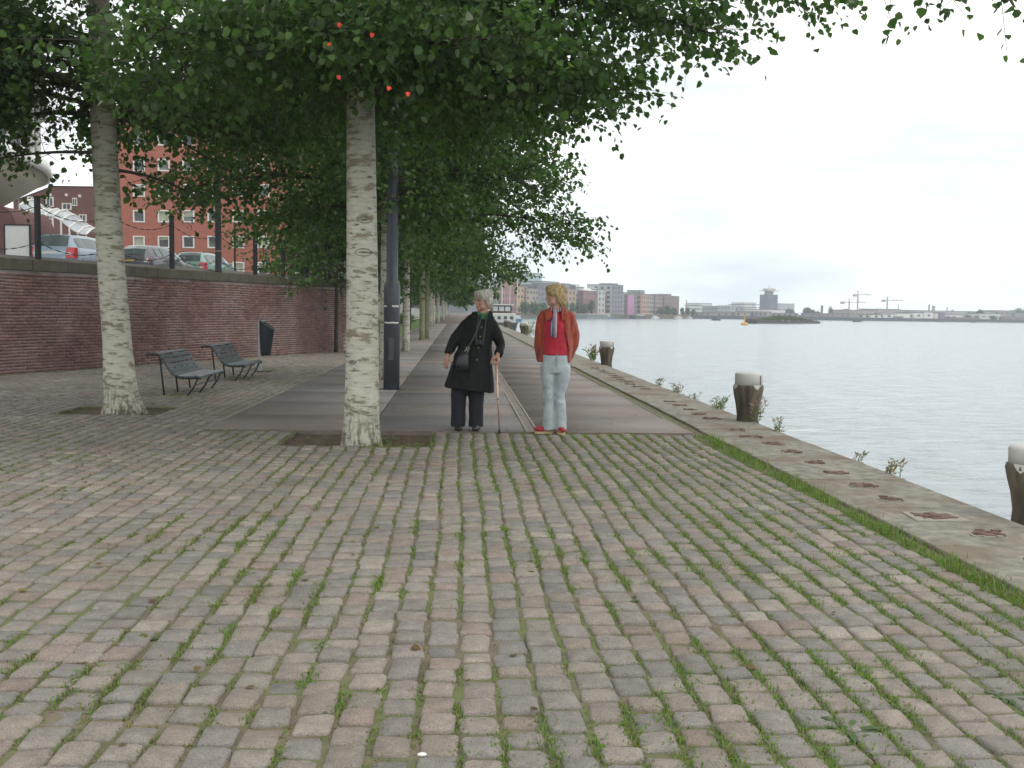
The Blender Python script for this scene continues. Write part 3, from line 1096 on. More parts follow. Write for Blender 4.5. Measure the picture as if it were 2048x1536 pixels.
for i in range(len(chain_pts) - 1):
    (sa, pa, ha), (sb, pb_, hb) = chain_pts[i], chain_pts[i + 1]
    for lv, nm in ((.86, 'upper'), (.30, 'lower')):
        A = Vector((pa[0], pa[1], zt_ + ha * lv)); B = Vector((pb_[0], pb_[1], zt_ + hb * lv))
        n = 18
        pts = []
        for k in range(n + 1):
            u = k / n
            pts.append(A.lerp(B, u) - Vector((0, 0, .22 * 4 * u * (1 - u))))
        m = MB()
        for k in range(n):
            a_, b2 = pts[k], pts[k + 1]
            mid = (a_ + b2) / 2; d = (b2 - a_)
            # flattened links turned a quarter each time
            m.tube([a_ - d * .08, mid, b2 + d * .08], [(.005, .011) if k % 2 else (.011, .005)] * 3, 6)
        o = m.build('chain', M_DARKP)
        tag(o, f'{nm} dark chain sagging between wall posts, {["first", "second", "third", "fourth", "fifth", "sixth", "seventh", "eighth", "ninth"][i]} span from the left', 'chain', 'chains between the wall posts')

# tall lamp post on the terrace edge
p = WA + WU * 7.69 - WN * .24
t = thing('street_lamp', 'tall dark lamp post standing on the wall before the red building', 'street lamp', (p[0], p[1], zt_ - .01), WR)
m = MB(); m.lathe([(.10, 0), (.10, .05), (.085, .06), (.080, 1.2), (.075, 3.9)], 14); m.build('pole', M_DARKP, t, True)
m = MB(); m.lathe([(.084, .58), (.084, .60)], 14); m.build('band', M_PALEC, t)
m = MB(); m.lathe([(.10, 3.9), (.19, 3.95), (.21, 4.3), (.10, 4.42), (0, 4.44)], 14); m.build('lantern', M_DARKP, t, True)
p2 = at(470, 560, 33.5)
t = thing('thin_pole', 'thin dark pole behind the chain between lamp post and leaves', 'pole', (p2[0], 33.5, ZT))
m = MB(); m.lathe([(.03, 0), (.03, 1.75), (0, 1.76)], 8); m.build('shaft', M_DARKP, t)


# ------------------------------------------------------------------ benches and bin
M_BENCH = plain('bench_slats', (0.085, 0.105, 0.118), 0.36, 0.25, 7, 0.25, stretch=(1, .15, 1))
M_BIRON = plain('bench_iron', (0.03, 0.033, 0.035), 0.5, 0.2, 7, 0.2)


def bench(x, y, label):
    """faces +X; built along +Y with slats following an S-curve"""
    t = thing('bench', label, 'bench', (x, y, 0), 0, 'slatted benches along the wall')
    Lb = 1.66
    curve = [(-.74, .665), (-.66, .672), (-.60, .64), (-.555, .575), (-.515, .505), (-.475, .435), (-.43, .372), (-.365, .325), (-.285, .305), (-.20, .300), (-.115, .303), (-.03, .312), (.03, .295)]
    cv = [Vector((a, 0, b)) for a, b in curve]
    slat_idx = [(0.9, .085), (2.35, .062), (3.45, .062), (4.55, .062), (5.65, .062), (6.8, .07), (7.9, .078), (9.0, .078), (10.1, .078), (11.2, .082)]
    for u, wd in slat_idx:
        i = int(u); f_ = u - i
        p_ = cv[i].lerp(cv[min(i + 1, len(cv) - 1)], f_)
        tg = (cv[min(i + 1, len(cv) - 1)] - cv[i]).normalized()
        nm = Vector((-tg.z, 0, tg.x))
        if nm.z < 0 and u > 3: nm = -nm
        m = MB()
        a_, b2 = p_ - tg * wd / 2, p_ + tg * wd / 2
        o_ = nm * .016
        P = []
        for q in (a_ - o_, b2 - o_, b2 + o_, a_ + o_):
            P.append(q)
        V = [(v.x, 0, v.z) for v in P] + [(v.x, Lb, v.z) for v in P]
        m.add(V, [(0, 1, 2, 3), (7, 6, 5, 4), (0, 4, 5, 1), (1, 5, 6, 2), (2, 6, 7, 3), (3, 7, 4, 0)])
        o = m.build('slat', M_BENCH, t, bevel=.005)
    for yy in (.06, Lb / 2, Lb - .06):
        m = MB()
        m.tube([Vector((v.x, yy, v.z - .026)) for v in cv], [(.014, .018)] * len(cv), 6, (0, 1, 0))
        m.build('curved_rib', M_BIRON, t, True)
        m = MB(); m.tube([(-.62, yy, .63), (-.585, yy, .3), (-.55, yy, -.02)], [.017, .016, .015], 8); m.build('leg', M_BIRON, t, True)
        m = MB(); m.tube([(-.02, yy, .28), (-.09, yy, .13), (-.20, yy, -.02)], [.016, .015, .014], 8); m.build('leg', M_BIRON, t, True)
    m = MB(); m.tube([(-.64, -.01, .655), (-.74, -.01, .66), (-.80, -.01, .645)], [.02, .024, .026], 8); m.build('arm_knob', M_BIRON, t, True)
    m = MB(); m.tube([(-.07, .06, .17), (-.07, Lb - .06, .17)], [.009, .009], 6); m.build('stretcher', M_BIRON, t)


bench(-4.12, 16.05, 'slatted grey bench nearer the camera, right of the leaning trunk')
bench(-4.10, 19.35, 'slatted grey bench farther along, next to the litter bin')

t = thing('litter_bin', 'dark tapered litter bin hung on a pale post beside the far bench', 'litter bin', (-4.38, 22.3, 0), 0)
m = MB(); m.box(-.035, .035, -.03, .03, -.03, 1.10); m.box(-.035, .10, -.03, .03, 1.10, 1.14)
m.build('post', plain('galvanised', (0.42, 0.44, 0.45), 0.45, 0.12, 8, .1, .4), t, bevel=.008)
m = MB()
n = 18
V, Fc = [], []
for i, (z, r, cx) in enumerate(((.36, .105, .13), (.42, .118, .13), (.9, .165, .155), (1.02, .175, .165))):
    for k in range(n):
        a = 2 * math.pi * k / n
        z2 = z + (-0.12 * math.cos(a) + .02 if i == 3 else 0)
        V.append((cx + r * math.cos(a), r * .85 * math.sin(a), z2))
for i in range(3):
    for k in range(n):
        k2 = (k + 1) % n
        Fc.append((i * n + k, i * n + k2, (i + 1) * n + k2, (i + 1) * n + k))
Fc.append(tuple(range(n - 1, -1, -1)))
m.add(V, Fc); m.build('bin_body', plain('bin_body', (0.028, 0.034, 0.042), .45, .2, 6, .15), t, True)
m = MB(); m.tube([V[3 * n + k] for k in range(n)] + [V[3 * n]], [.012] * (n + 1), 6); m.build('rim', plain('bin_rim', (.11, .14, .155), .4), t, True)
m = MB(); m.add([(V[2 * n + k][0], V[2 * n + k][1] * .97, V[2 * n + k][2]) for k in range(n)], [tuple(range(n))]); m.build('liner', plain('bin_liner', (.012, .012, .013), .8), t)
m = MB(); m.box(-.035, .02, -.03, .03, -.03, .02); m.box(-.09, .09, -.08, .08, -.03, .012); m.build('foot_plate', M_DARKP, t)

# ------------------------------------------------------------------ lamp post on the promenade
t = thing('lamp_post', 'thick dark blue grey lamp post between the pale trunk and the two women', 'lamp post', (-1.17, 17.72, -.01))
M_LAMP = plain('lamp_paint', (0.062, 0.075, 0.088), 0.38, 0.15, 4, 0.08, dirt=((0.10, .11, .115), 5, .6))
m = MB(); m.lathe([(.143, 0), (.143, 1.80), (.140, 1.86), (.112, 1.93), (.102, 1.96), (.100, 2.4), (.092, 4.6), (.075, 8.2)], 28); m.build('pole', M_LAMP, t, True)
M_TAPE = plain('white_tape', (0.7, 0.69, 0.65), .7, .1, 9, .2)
for z, a0_, a1_ in ((1.20, -2.6, -.6), (1.49, -1.5, -.55), (1.49, -2.75, -2.2)):
    V, Fc = [], []
    for k in range(9):
        a = a0_ + (a1_ - a0_) * k / 8
        for rr in (.1432, .1455):
            for zz in (-.014, .014):
                V.append((rr * math.cos(a), rr * math.sin(a), z + zz + .004 * math.sin(k * 1.7)))
    for k in range(8):
        b0 = k * 4
        Fc += [(b0 + 2, b0 + 6, b0 + 7, b0 + 3), (b0 + 1, b0 + 3, b0 + 7, b0 + 5), (b0, b0 + 4, b0 + 6, b0 + 2)]
    m = MB(); m.add(V, Fc); m.build('tape_strip', M_TAPE, t, True)
m = MB(); m.box(-.045, .045, -.1455, -.142, .55, .95); m.build('hatch', M_LAMP, t)
m = MB(); m.lathe([(.08, 8.2), (.35, 8.25), (.36, 8.35), (.2, 8.5), (0, 8.52)], 20); m.build('lantern', M_LAMP, t, True)

# ------------------------------------------------------------------ trees
LEAF_T = np.array([(0.045, 0.095, 0.022), (0.058, 0.115, 0.026), (0.036, 0.078, 0.022), (0.070, 0.132, 0.030), (0.048, 0.092, 0.030), (0.085, 0.150, 0.038)])


def limb_path(p0, az, L, dz, droop, n=9):
    t = np.linspace(0, 1, n)
    d = np.array([math.cos(az), math.sin(az)])
    wob = np.cumsum(rng.normal(0, .035 * L, (n, 2)), 0) * t[:, None] * .6
    return np.column_stack([p0[0] + d[0] * L * t + wob[:, 0], p0[1] + d[1] * L * t + wob[:, 1], p0[2] + dz * (1.6 * t - .6 * t * t) - droop * t ** 2.5])


def tree(label, x, y, trunk, radii, limbs, leaf=0.075, per=300, spread=0.55, t0=0.25, bark=None, group='poplars along the promenade', detail=2, height=11, singles=0, pale=0.02, flat=0.6, name='tree', dens=None):
    bark = bark or M_BARK
    t = thing(name, label, 'tree', (x, y, -.05), 0, group)
    tp = np.array(trunk, float)
    n = 18 if detail >= 2 else 9
    V, Fc = tube_geo([tuple(p) for p in tp], radii, n, (0, -1, 0))
    V = np.array(V)
    if detail >= 2:
        for i, r in enumerate(radii):
            for k in range(n):
                a = 2 * math.pi * k / n
                f = 1 + .035 * noise.noise(Vector((math.cos(a) * 2, math.sin(a) * 2, tp[i][2] * 2.2 + x)))
                if tp[i][2] < .35: f += (.35 - tp[i][2]) * .55 * max(0, math.sin(a * 2.5 + x * 3)) + (.35 - tp[i][2]) * .25
                c_ = tp[i]
                V[i * n + k] = c_ + (V[i * n + k] - c_) * f
    m = MB(); m.add(V, Fc)
    m.build('trunk', bark, t, True)
    zt, xt, yt = tp[:, 2], tp[:, 0], tp[:, 1]
    Pl, Dl = [], []
    joined = MB(); tw = MB()
    for (zs, azd, L, dz, droop, *rest) in limbs:
        mult = rest[0] if rest else 1.0
        p0 = (np.interp(zs, zt, xt), np.interp(zs, zt, yt), zs)
        az = rad(azd)
        path = limb_path(p0, az, L, dz, droop)
        r0 = 0.013 + 0.007 * L
        rr = [r0 * (1 - .85 * k / 8) + .004 for k in range(9)]
        if detail >= 2:
            m = MB(); m.tube([tuple(q) for q in path], rr, 7, (0, 0, 1)); m.build('branch', M_TWIG, t, True)
        else:
            joined.tube([tuple(q) for q in path], rr, 5, (0, 0, 1))
        nt_ = max(4, int(per * mult * L / 3.0 / 9))
        tt_ = t0 + (1.03 - t0) * rng.random(nt_) ** 0.8
        idx = np.clip(tt_ * 8, 0, 7.999); i0 = idx.astype(int); fr_ = (idx - i0)[:, None]
        c0 = path[i0] * (1 - fr_) + path[np.minimum(i0 + 1, 8)] * fr_
        out = np.array([math.cos(az), math.sin(az), 0])
        sp = spread * (0.55 + 0.6 * np.sin(np.clip(tt_, 0, 1) * math.pi * .9))[:, None]
        off = rng.normal(0, 1, (nt_, 3)) * sp * np.array([1, 1, flat])
        td = unit(out[None] * 0.9 + off / spread * .8 + rng.normal(0, .35, (nt_, 3)) + np.array([0, 0, -.12]))
        base = c0 + off * .55
        K = 9
        tl = rng.uniform(.30, .62, nt_)
        for q in range(nt_ if detail >= 2 else 0):
            if q % 2 == 0:
                b_ = base[q]; e_ = base[q] + td[q] * tl[q]
                tw.tube([tuple(c0[q]), tuple(b_), tuple(e_ + np.array([0, 0, -.05]))], [.006, .004, .0015], 3, (.3, .2, 1), False)
        s = (np.arange(K) + .5) / K
        P = base[:, None, :] + td[:, None, :] * (tl[:, None] * s[None])[..., None]
        P = P + rng.normal(0, .035, P.shape)
        P[..., 2] -= (s ** 2 * .08)[None]
        Dd = td[:, None, :] * .7 + rng.normal(0, .65, P.shape) + np.array([0, 0, -.55])
        Pl.append(P.reshape(-1, 3)); Dl.append(Dd.reshape(-1, 3))
    if detail >= 2: tw.build('twigs', M_TWIG, t)
    else: joined.build('branches', M_TWIG, t)
    P = np.concatenate(Pl); D = np.concatenate(Dl)
    if dens is not None:
        k = dens(P + np.array([x, y, 0]))
        P, D = P[k], D[k]
    n = len(P)
    N = rng.normal(0, .75, (n, 3)) + np.array([0, 0, 1.0])
    sz = leaf * np.clip(rng.normal(1.0, .24, n), .4, 1.5)
    T = LEAF_T[rng.integers(0, 6, n)] * rng.uniform(.75, 1.2, (n, 1))
    pl = rng.random(n) < pale
    T[pl] = np.array([(.20, .235, .17)]) * rng.uniform(.7, 1.3, (pl.sum(), 1))
    V = leaf_arrays(P, D, N, sz)
    single = np.zeros(n, bool)
    if singles:
        px_, py_, pz_ = proj(P + np.array([x, y, -.05]))
        sc = np.where((px_ > 0) & (px_ < 2048) & (py_ > 0) & (py_ < 700) & (pz_ > 0), sz / np.maximum(pz_, .1), 0)
        single[np.argsort(-sc)[:singles]] = True
    Vb = V[~single]; nb = len(Vb)
    fq = (LEAFQ[None] + (np.arange(nb) * 6)[:, None, None]).reshape(-1, 4)
    cr_ = link('crown', np_mesh('crown', Vb.reshape(-1, 3), [fq], M_LEAF, np.repeat(T[~single], 6, 0)), t)
    tag(cr_, kind='stuff')
    if singles:
        lm = []
        for i in range(12):
            c_ = LEAF_T[i % 6] * random.uniform(.8, 1.2)
            lv = leaf_arrays(np.zeros((1, 3)), np.array([[0, 1., 0]]), np.array([[0, 0, 1.]]), np.ones(1), random.uniform(.08, .2))[0]
            lm.append(np_mesh('leaf', lv, [LEAFQ], M_LEAF, np.repeat(c_[None], 6, 0)))
        for k in np.where(single)[0]:
            d = Vector(D[k]).normalized(); sd_ = d.cross(Vector(N[k])).normalized(); n2 = sd_.cross(d)
            Mx = Matrix((sd_, d, n2)).transposed().to_4x4()
            o = link('leaf', random.choice(lm), cr_)
            o.matrix_local = Matrix.Translation(Vector(P[k])) @ Mx @ Matrix.Scale(float(sz[k]), 4)
    return t


def tk(pts):
    return [(a, b, c) for a, b, c, r in pts], [r for a, b, c, r in pts]


# the pale trunk in front: limbs reach over the path and the water
tp, tr2 = tk([(0, 0, -.12, .235), (0, 0, .06, .205), (0, 0, .3, .188), (.005, 0, 1.0, .176), (.0, 0, 1.8, .168), (-.01, 0, 2.6, .16), (-.02, 0, 3.3, .152), (-.03, 0, 4.2, .135), (0, .05, 5.5, .11), (0, .1, 7.5, .07), (0, .1, 9.8, .02)])
L2 = [(3.95, 2, 2.3, .2, .35, 1.3), (4.15, 14, 2.8, .3, .45, 1.4), (4.0, -14, 2.5, .25, .35, 1.2), (4.6, -4, 3.5, .45, .6, 1.4), (4.2, 32, 3.2, .55, .45, 1.2), (4.6, -24, 6.0, .7, .9, 1.1), (4.9, -12, 4.4, .6, .7, 1.2),
      (4.1, 178, 2.4, .15, .45, .9), (4.2, 155, 2.9, .2, .5, 1.0), (4.0, 205, 2.2, .15, .4, .9), (3.9, 120, 3.2, .3, .4, .9), (3.8, 95, 3.0, .4, .3, .9), (3.8, 70, 3.2, .4, .4, 1.0), (3.9, 50, 3.0, .4, .5, 1.1),
      (4.0, -55, 2.4, .15, .3, 1.3), (4.0, -95, 2.0, .1, .25, 1.7), (4.0, -130, 2.4, .15, .3, 1.3), (4.2, -75, 2.6, .2, .3, 1.1), (4.2, -110, 2.4, .2, .3, 1.1), (4.9, 20, 3.8, .9, .7), (4.9, 170, 3.4, 1.0, .6, .8), (4.8, 60, 3.6, .8, .5, .9), (4.7, 100, 3.4, .8, .3, .8),
      (5.4, -30, 4.0, 1.3, .8, .4), (5.5, 140, 3.4, 1.2, .5, .4), (6.2, 10, 3.2, 1.4, .5, .4), (6.2, 100, 3.2, 1.4, .5, .4), (6.3, 200, 3.2, 1.4, .5, .4), (6.3, -70, 3.0, 1.4, .5, .4), (7.4, 50, 2.4, 1.5, .3, .4), (7.4, 170, 2.4, 1.5, .3, .4), (7.5, -60, 2.4, 1.5, .3, .4), (8.6, 0, 1.2, 1.2, 0, .4), (8.6, 180, 1.2, 1.2, 0, .4)]
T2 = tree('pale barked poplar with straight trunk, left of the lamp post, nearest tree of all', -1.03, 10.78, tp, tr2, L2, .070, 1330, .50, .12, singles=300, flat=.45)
# diamond branch scars
for z, a, s_ in ((2.42, -1.32, .085), (2.08, -1.4, .10), (.92, -2.1, .05)):
    rr = np.interp(z, [p_[2] for p_ in tp], tr2) + .003
    m = MB(); pts = []
    for k in range(15):
        q = 2 * math.pi * k / 14
        aa = a + s_ / rr * math.cos(q) * .95
        pts.append((rr * math.cos(aa), rr * math.sin(aa), z + s_ * .42 * math.sin(q) * (1 - .25 * abs(math.cos(q)))))
    m.tube(pts, [.0042] * 15, 5, (0, 0, 1), False)
    m.tube([(rr * math.cos(a - s_ / rr * .5), rr * math.sin(a - s_ / rr * .5), z), (rr * math.cos(a) * .99, rr * math.sin(a) * .99, z), (rr * math.cos(a + s_ / rr * .5), rr * math.sin(a + s_ / rr * .5), z)], [(.003, .004), (.012, .003), (.003, .004)], 6, (0, -1, 0))
    m.build('branch_scar', M_BRICKDARK, T2, True)

tp, tr2 = tk([(.02, 0, -.14, .30), (.01, 0, .06, .245), (-.01, 0, .3, .212), (-.05, 0, 1.0, .186), (-.10, 0, 1.8, .176), (-.14, 0, 2.6, .170), (-.17, 0, 3.4, .165), (-.20, 0, 4.2, .16), (-.24, .05, 5.5, .13), (-.2, .1, 7.5, .07), (-.2, .1, 9.8, .02)])
L1 = [(3.3, 15, 1.3, -.05, .35, .22), (3.5, 200, 1.5, 0, .3, .35), (4.3, 195, 3.2, .3, .5, 1.5), (4.7, 215, 3.6, .5, .4, 1.6), (4.8, 235, 3.4, .4, .4, 1.4), (4.4, 208, 3.2, .15, .6, 2.0), (4.6, 200, 3.8, .3, .6, 2.0), (4.4, 222, 3.6, .2, .6, 2.0), (4.9, 214, 3.0, .3, .4, 2.0), (4.0, 172, 3.0, .2, .6, 1.3), (4.1, 225, 3.0, .2, .5, 1.2), (4.2, 250, 3.0, .4, .5, 1.0), (5.0, 185, 3.4, .5, .4, 1.4), (4.9, 150, 3.2, .5, .5),
      (4.3, 20, 2.6, .1, .35, 1.0), (4.4, -8, 2.6, .15, .35, 1.1), (4.5, 45, 3.0, .2, .4, 1.1), (4.4, -30, 2.4, .15, .4, 1.0), (4.4, 75, 2.8, .2, .4, .9), (4.4, 8, 3.4, .1, .3, 1.3), (4.3, 110, 2.6, .2, .4, 1), (4.0, 28, 1.7, -.1, .5, .28), (4.1, 0, 2.3, -.1, .5, .25),
      (5.8, 0, 3.4, .6, .3, 1.0), (5.8, 50, 3.2, .7, .4, 1.0), (5.6, -50, 3.2, .7, .4, 1.0), (5.6, 200, 3.2, .8, .4, 1.3), (5.6, 250, 3.4, .8, .5, 1.2), (5.9, 150, 3.0, .9, .4), (5.9, 100, 3.0, .9, .4), (6.5, 20, 3, 1.3, .4, .35), (6.5, 140, 2.8, 1.3, .4, .35), (6.5, 260, 2.8, 1.3, .4, .35), (7.4, 60, 2.2, 1.4, .3, .35), (7.4, 180, 2.2, 1.4, .3, .35), (7.4, 300, 2.2, 1.4, .3, .35), (8.6, 0, 1.2, 1.2, 0, .7), (8.6, 180, 1.2, 1.2, 0, .7)]


def thin_near_trunk(P):
    """the limbs of this tree are bare close to the stem: open pockets left and right of it"""
    x, y, z = P[:, 0], P[:, 1], P[:, 2]
    u, v = x / y, (z - 1.45) / y
    a = (u > -.412) & (u < -.366) & (v > .13) & (v < .262) & (rng.random(len(P)) > .22)
    b = (u > -.338) & (u < -.256) & (v > .215) & (v < .285) & (rng.random(len(P)) > .25)
    return ~(a | b)


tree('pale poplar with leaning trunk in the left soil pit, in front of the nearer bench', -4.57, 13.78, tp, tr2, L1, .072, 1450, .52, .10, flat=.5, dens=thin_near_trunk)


def row_limbs(h, n, z0, L, seed, lowdroop=.7):
    r_ = random.Random(seed)
    out = []
    for i in range(n):
        u = i / (n - 1)
        zs = z0 + (h - z0 - 1.2) * u
        l = L * (1 - .72 * u ** 1.6) * r_.uniform(.85, 1.1)
        out.append((zs, i * 137.5 + r_.uniform(-20, 20), l, .35 + 1.0 * u, (lowdroop if u < .35 else .35) * r_.uniform(.7, 1.3), 1.0))
    return out


tp, tr2 = tk([(0, 0, -.1, .16), (0, 0, .2, .13), (0, 0, 2, .115), (0, 0, 4, .10), (0, 0, 7, .06), (0, 0, 10, .015)])
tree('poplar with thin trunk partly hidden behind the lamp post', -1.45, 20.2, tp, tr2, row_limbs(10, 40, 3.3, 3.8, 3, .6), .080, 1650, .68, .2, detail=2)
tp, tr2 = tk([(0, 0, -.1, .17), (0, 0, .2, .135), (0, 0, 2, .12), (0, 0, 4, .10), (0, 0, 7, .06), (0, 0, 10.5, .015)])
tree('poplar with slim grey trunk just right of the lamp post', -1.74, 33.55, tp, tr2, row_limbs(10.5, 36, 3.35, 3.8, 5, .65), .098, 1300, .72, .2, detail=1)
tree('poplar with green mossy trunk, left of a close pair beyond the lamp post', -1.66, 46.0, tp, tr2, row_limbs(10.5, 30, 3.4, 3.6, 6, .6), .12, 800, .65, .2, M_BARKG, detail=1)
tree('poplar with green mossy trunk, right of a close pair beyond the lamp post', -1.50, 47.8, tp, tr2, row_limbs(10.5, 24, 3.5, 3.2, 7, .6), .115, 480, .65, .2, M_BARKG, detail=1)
for i, yy in enumerate((59, 70, 81, 93, 106, 120, 136, 154, 176, 202, 235, 280)):
    lab = f'poplar in the far promenade row, number {i + 4} counting away from the lamp post' if False else ['poplar with pale trunk in the far row, nearest after the green pair', 'poplar in the far promenade row, second after the green pair', 'poplar in the far promenade row, third after the green pair', 'poplar in the far promenade row, fourth after the green pair', 'poplar in the far promenade row, fifth after the green pair', 'poplar in the far promenade row, sixth after the green pair', 'poplar in the far promenade row, seventh after the green pair', 'poplar in the far promenade row, eighth after the green pair', 'poplar in the far promenade row, ninth after the green pair', 'poplar in the far promenade row, third from its end', 'poplar in the far promenade row, last but one before the vanishing point', 'poplar at the far end of the promenade row'][i]
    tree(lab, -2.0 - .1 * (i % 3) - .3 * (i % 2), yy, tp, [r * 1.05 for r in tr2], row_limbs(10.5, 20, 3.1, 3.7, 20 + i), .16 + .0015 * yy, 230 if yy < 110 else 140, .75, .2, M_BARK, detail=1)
for i, yy in enumerate((62, 76, 90, 108, 130, 160)):
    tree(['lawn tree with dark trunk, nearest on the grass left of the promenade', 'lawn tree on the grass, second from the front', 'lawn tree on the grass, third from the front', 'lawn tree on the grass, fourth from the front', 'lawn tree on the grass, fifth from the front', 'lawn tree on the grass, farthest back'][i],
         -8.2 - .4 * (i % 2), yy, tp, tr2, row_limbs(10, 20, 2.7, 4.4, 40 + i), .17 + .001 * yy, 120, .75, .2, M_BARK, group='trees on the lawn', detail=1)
tp, tr2 = tk([(0, 0, -.1, .075), (0, 0, .3, .065), (.01, 0, 2.0, .055), (.0, 0, 3.6, .045), (0, 0, 6.5, .015)])
tree('slender young tree with thin dark trunk against the end of the brick wall', -3.93, 32.4, tp, tr2, row_limbs(6.8, 28, 2.3, 2.6, 9, .9), .095, 360, .5, .15, M_TWIG, group='young trees by the wall', detail=1)
tree('young leafy tree on the terrace edge in front of the red building', -6.3, 38.0, [(a, b, c + 2.1) for a, b, c in tp], tr2, [(z + 2.1, *q) for z, *q in row_limbs(6.4, 22, 1.2, 2.2, 10, .6)], .10, 200, .5, .15, M_TWIG, group='young trees by the wall', detail=1)

# tiny orange red flecks caught in the foliage of the front poplar
M_RED = plain('red_fleck', (0.75, 0.06, 0.02), .5, .2, 20, 0)
for (px, py, yy, lab) in ((680, 45, 8.5, 'orange red fleck above the trunk top, uppermost'), (745, 65, 8.4, 'orange red leaf right of the trunk top, largest of the flecks'), (657, 85, 8.5, 'red fleck at the bright gap left of the trunk top'),
                     (676, 150, 8.6, 'tiny red fleck left of the trunk in the dark leaves'), (780, 172, 8.6, 'red fleck among leaves right of the trunk'), (816, 183, 8.6, 'red fleck farthest right in the front foliage')):
    q = at(px, py, yy)
    lv = leaf_arrays(np.zeros((1, 3)), np.array([[random.uniform(-.5, .5), -.3, -1.]]), np.array([[.1, -1., .2]]), np.array([.045]))[0]
    me = np_mesh('red_leaf', np.concatenate([lv, lv + np.array([0, .004, 0])]), [LEAFQ, LEAFQ + 6], M_RED)
    tag(link('red_leaf', me, None, tuple(q)), lab, 'leaf', 'red leaves in the front poplar')


# ------------------------------------------------------------------ parked cars on the terrace
M_GLASSC = glass_mat('car_glass', (0.055, 0.075, 0.075), .06)
M_BLACK = plain('black_trim', (.012, .012, .013), .5, .2, 9, .1)
M_TYRE = plain('tyre', (.018, .018, .018), .85, .2, 12, .3)
M_LIGHTR = plain('red_lens', (.42, .012, .012), .18, .25, 30, 0, coat=.6)
M_LIGHTW = plain('white_lens', (.7, .7, .68), .2, .1, 30, 0)
M_PLATE = plain('yellow_plate', (.72, .45, .02), .4, .05, 6, 0)


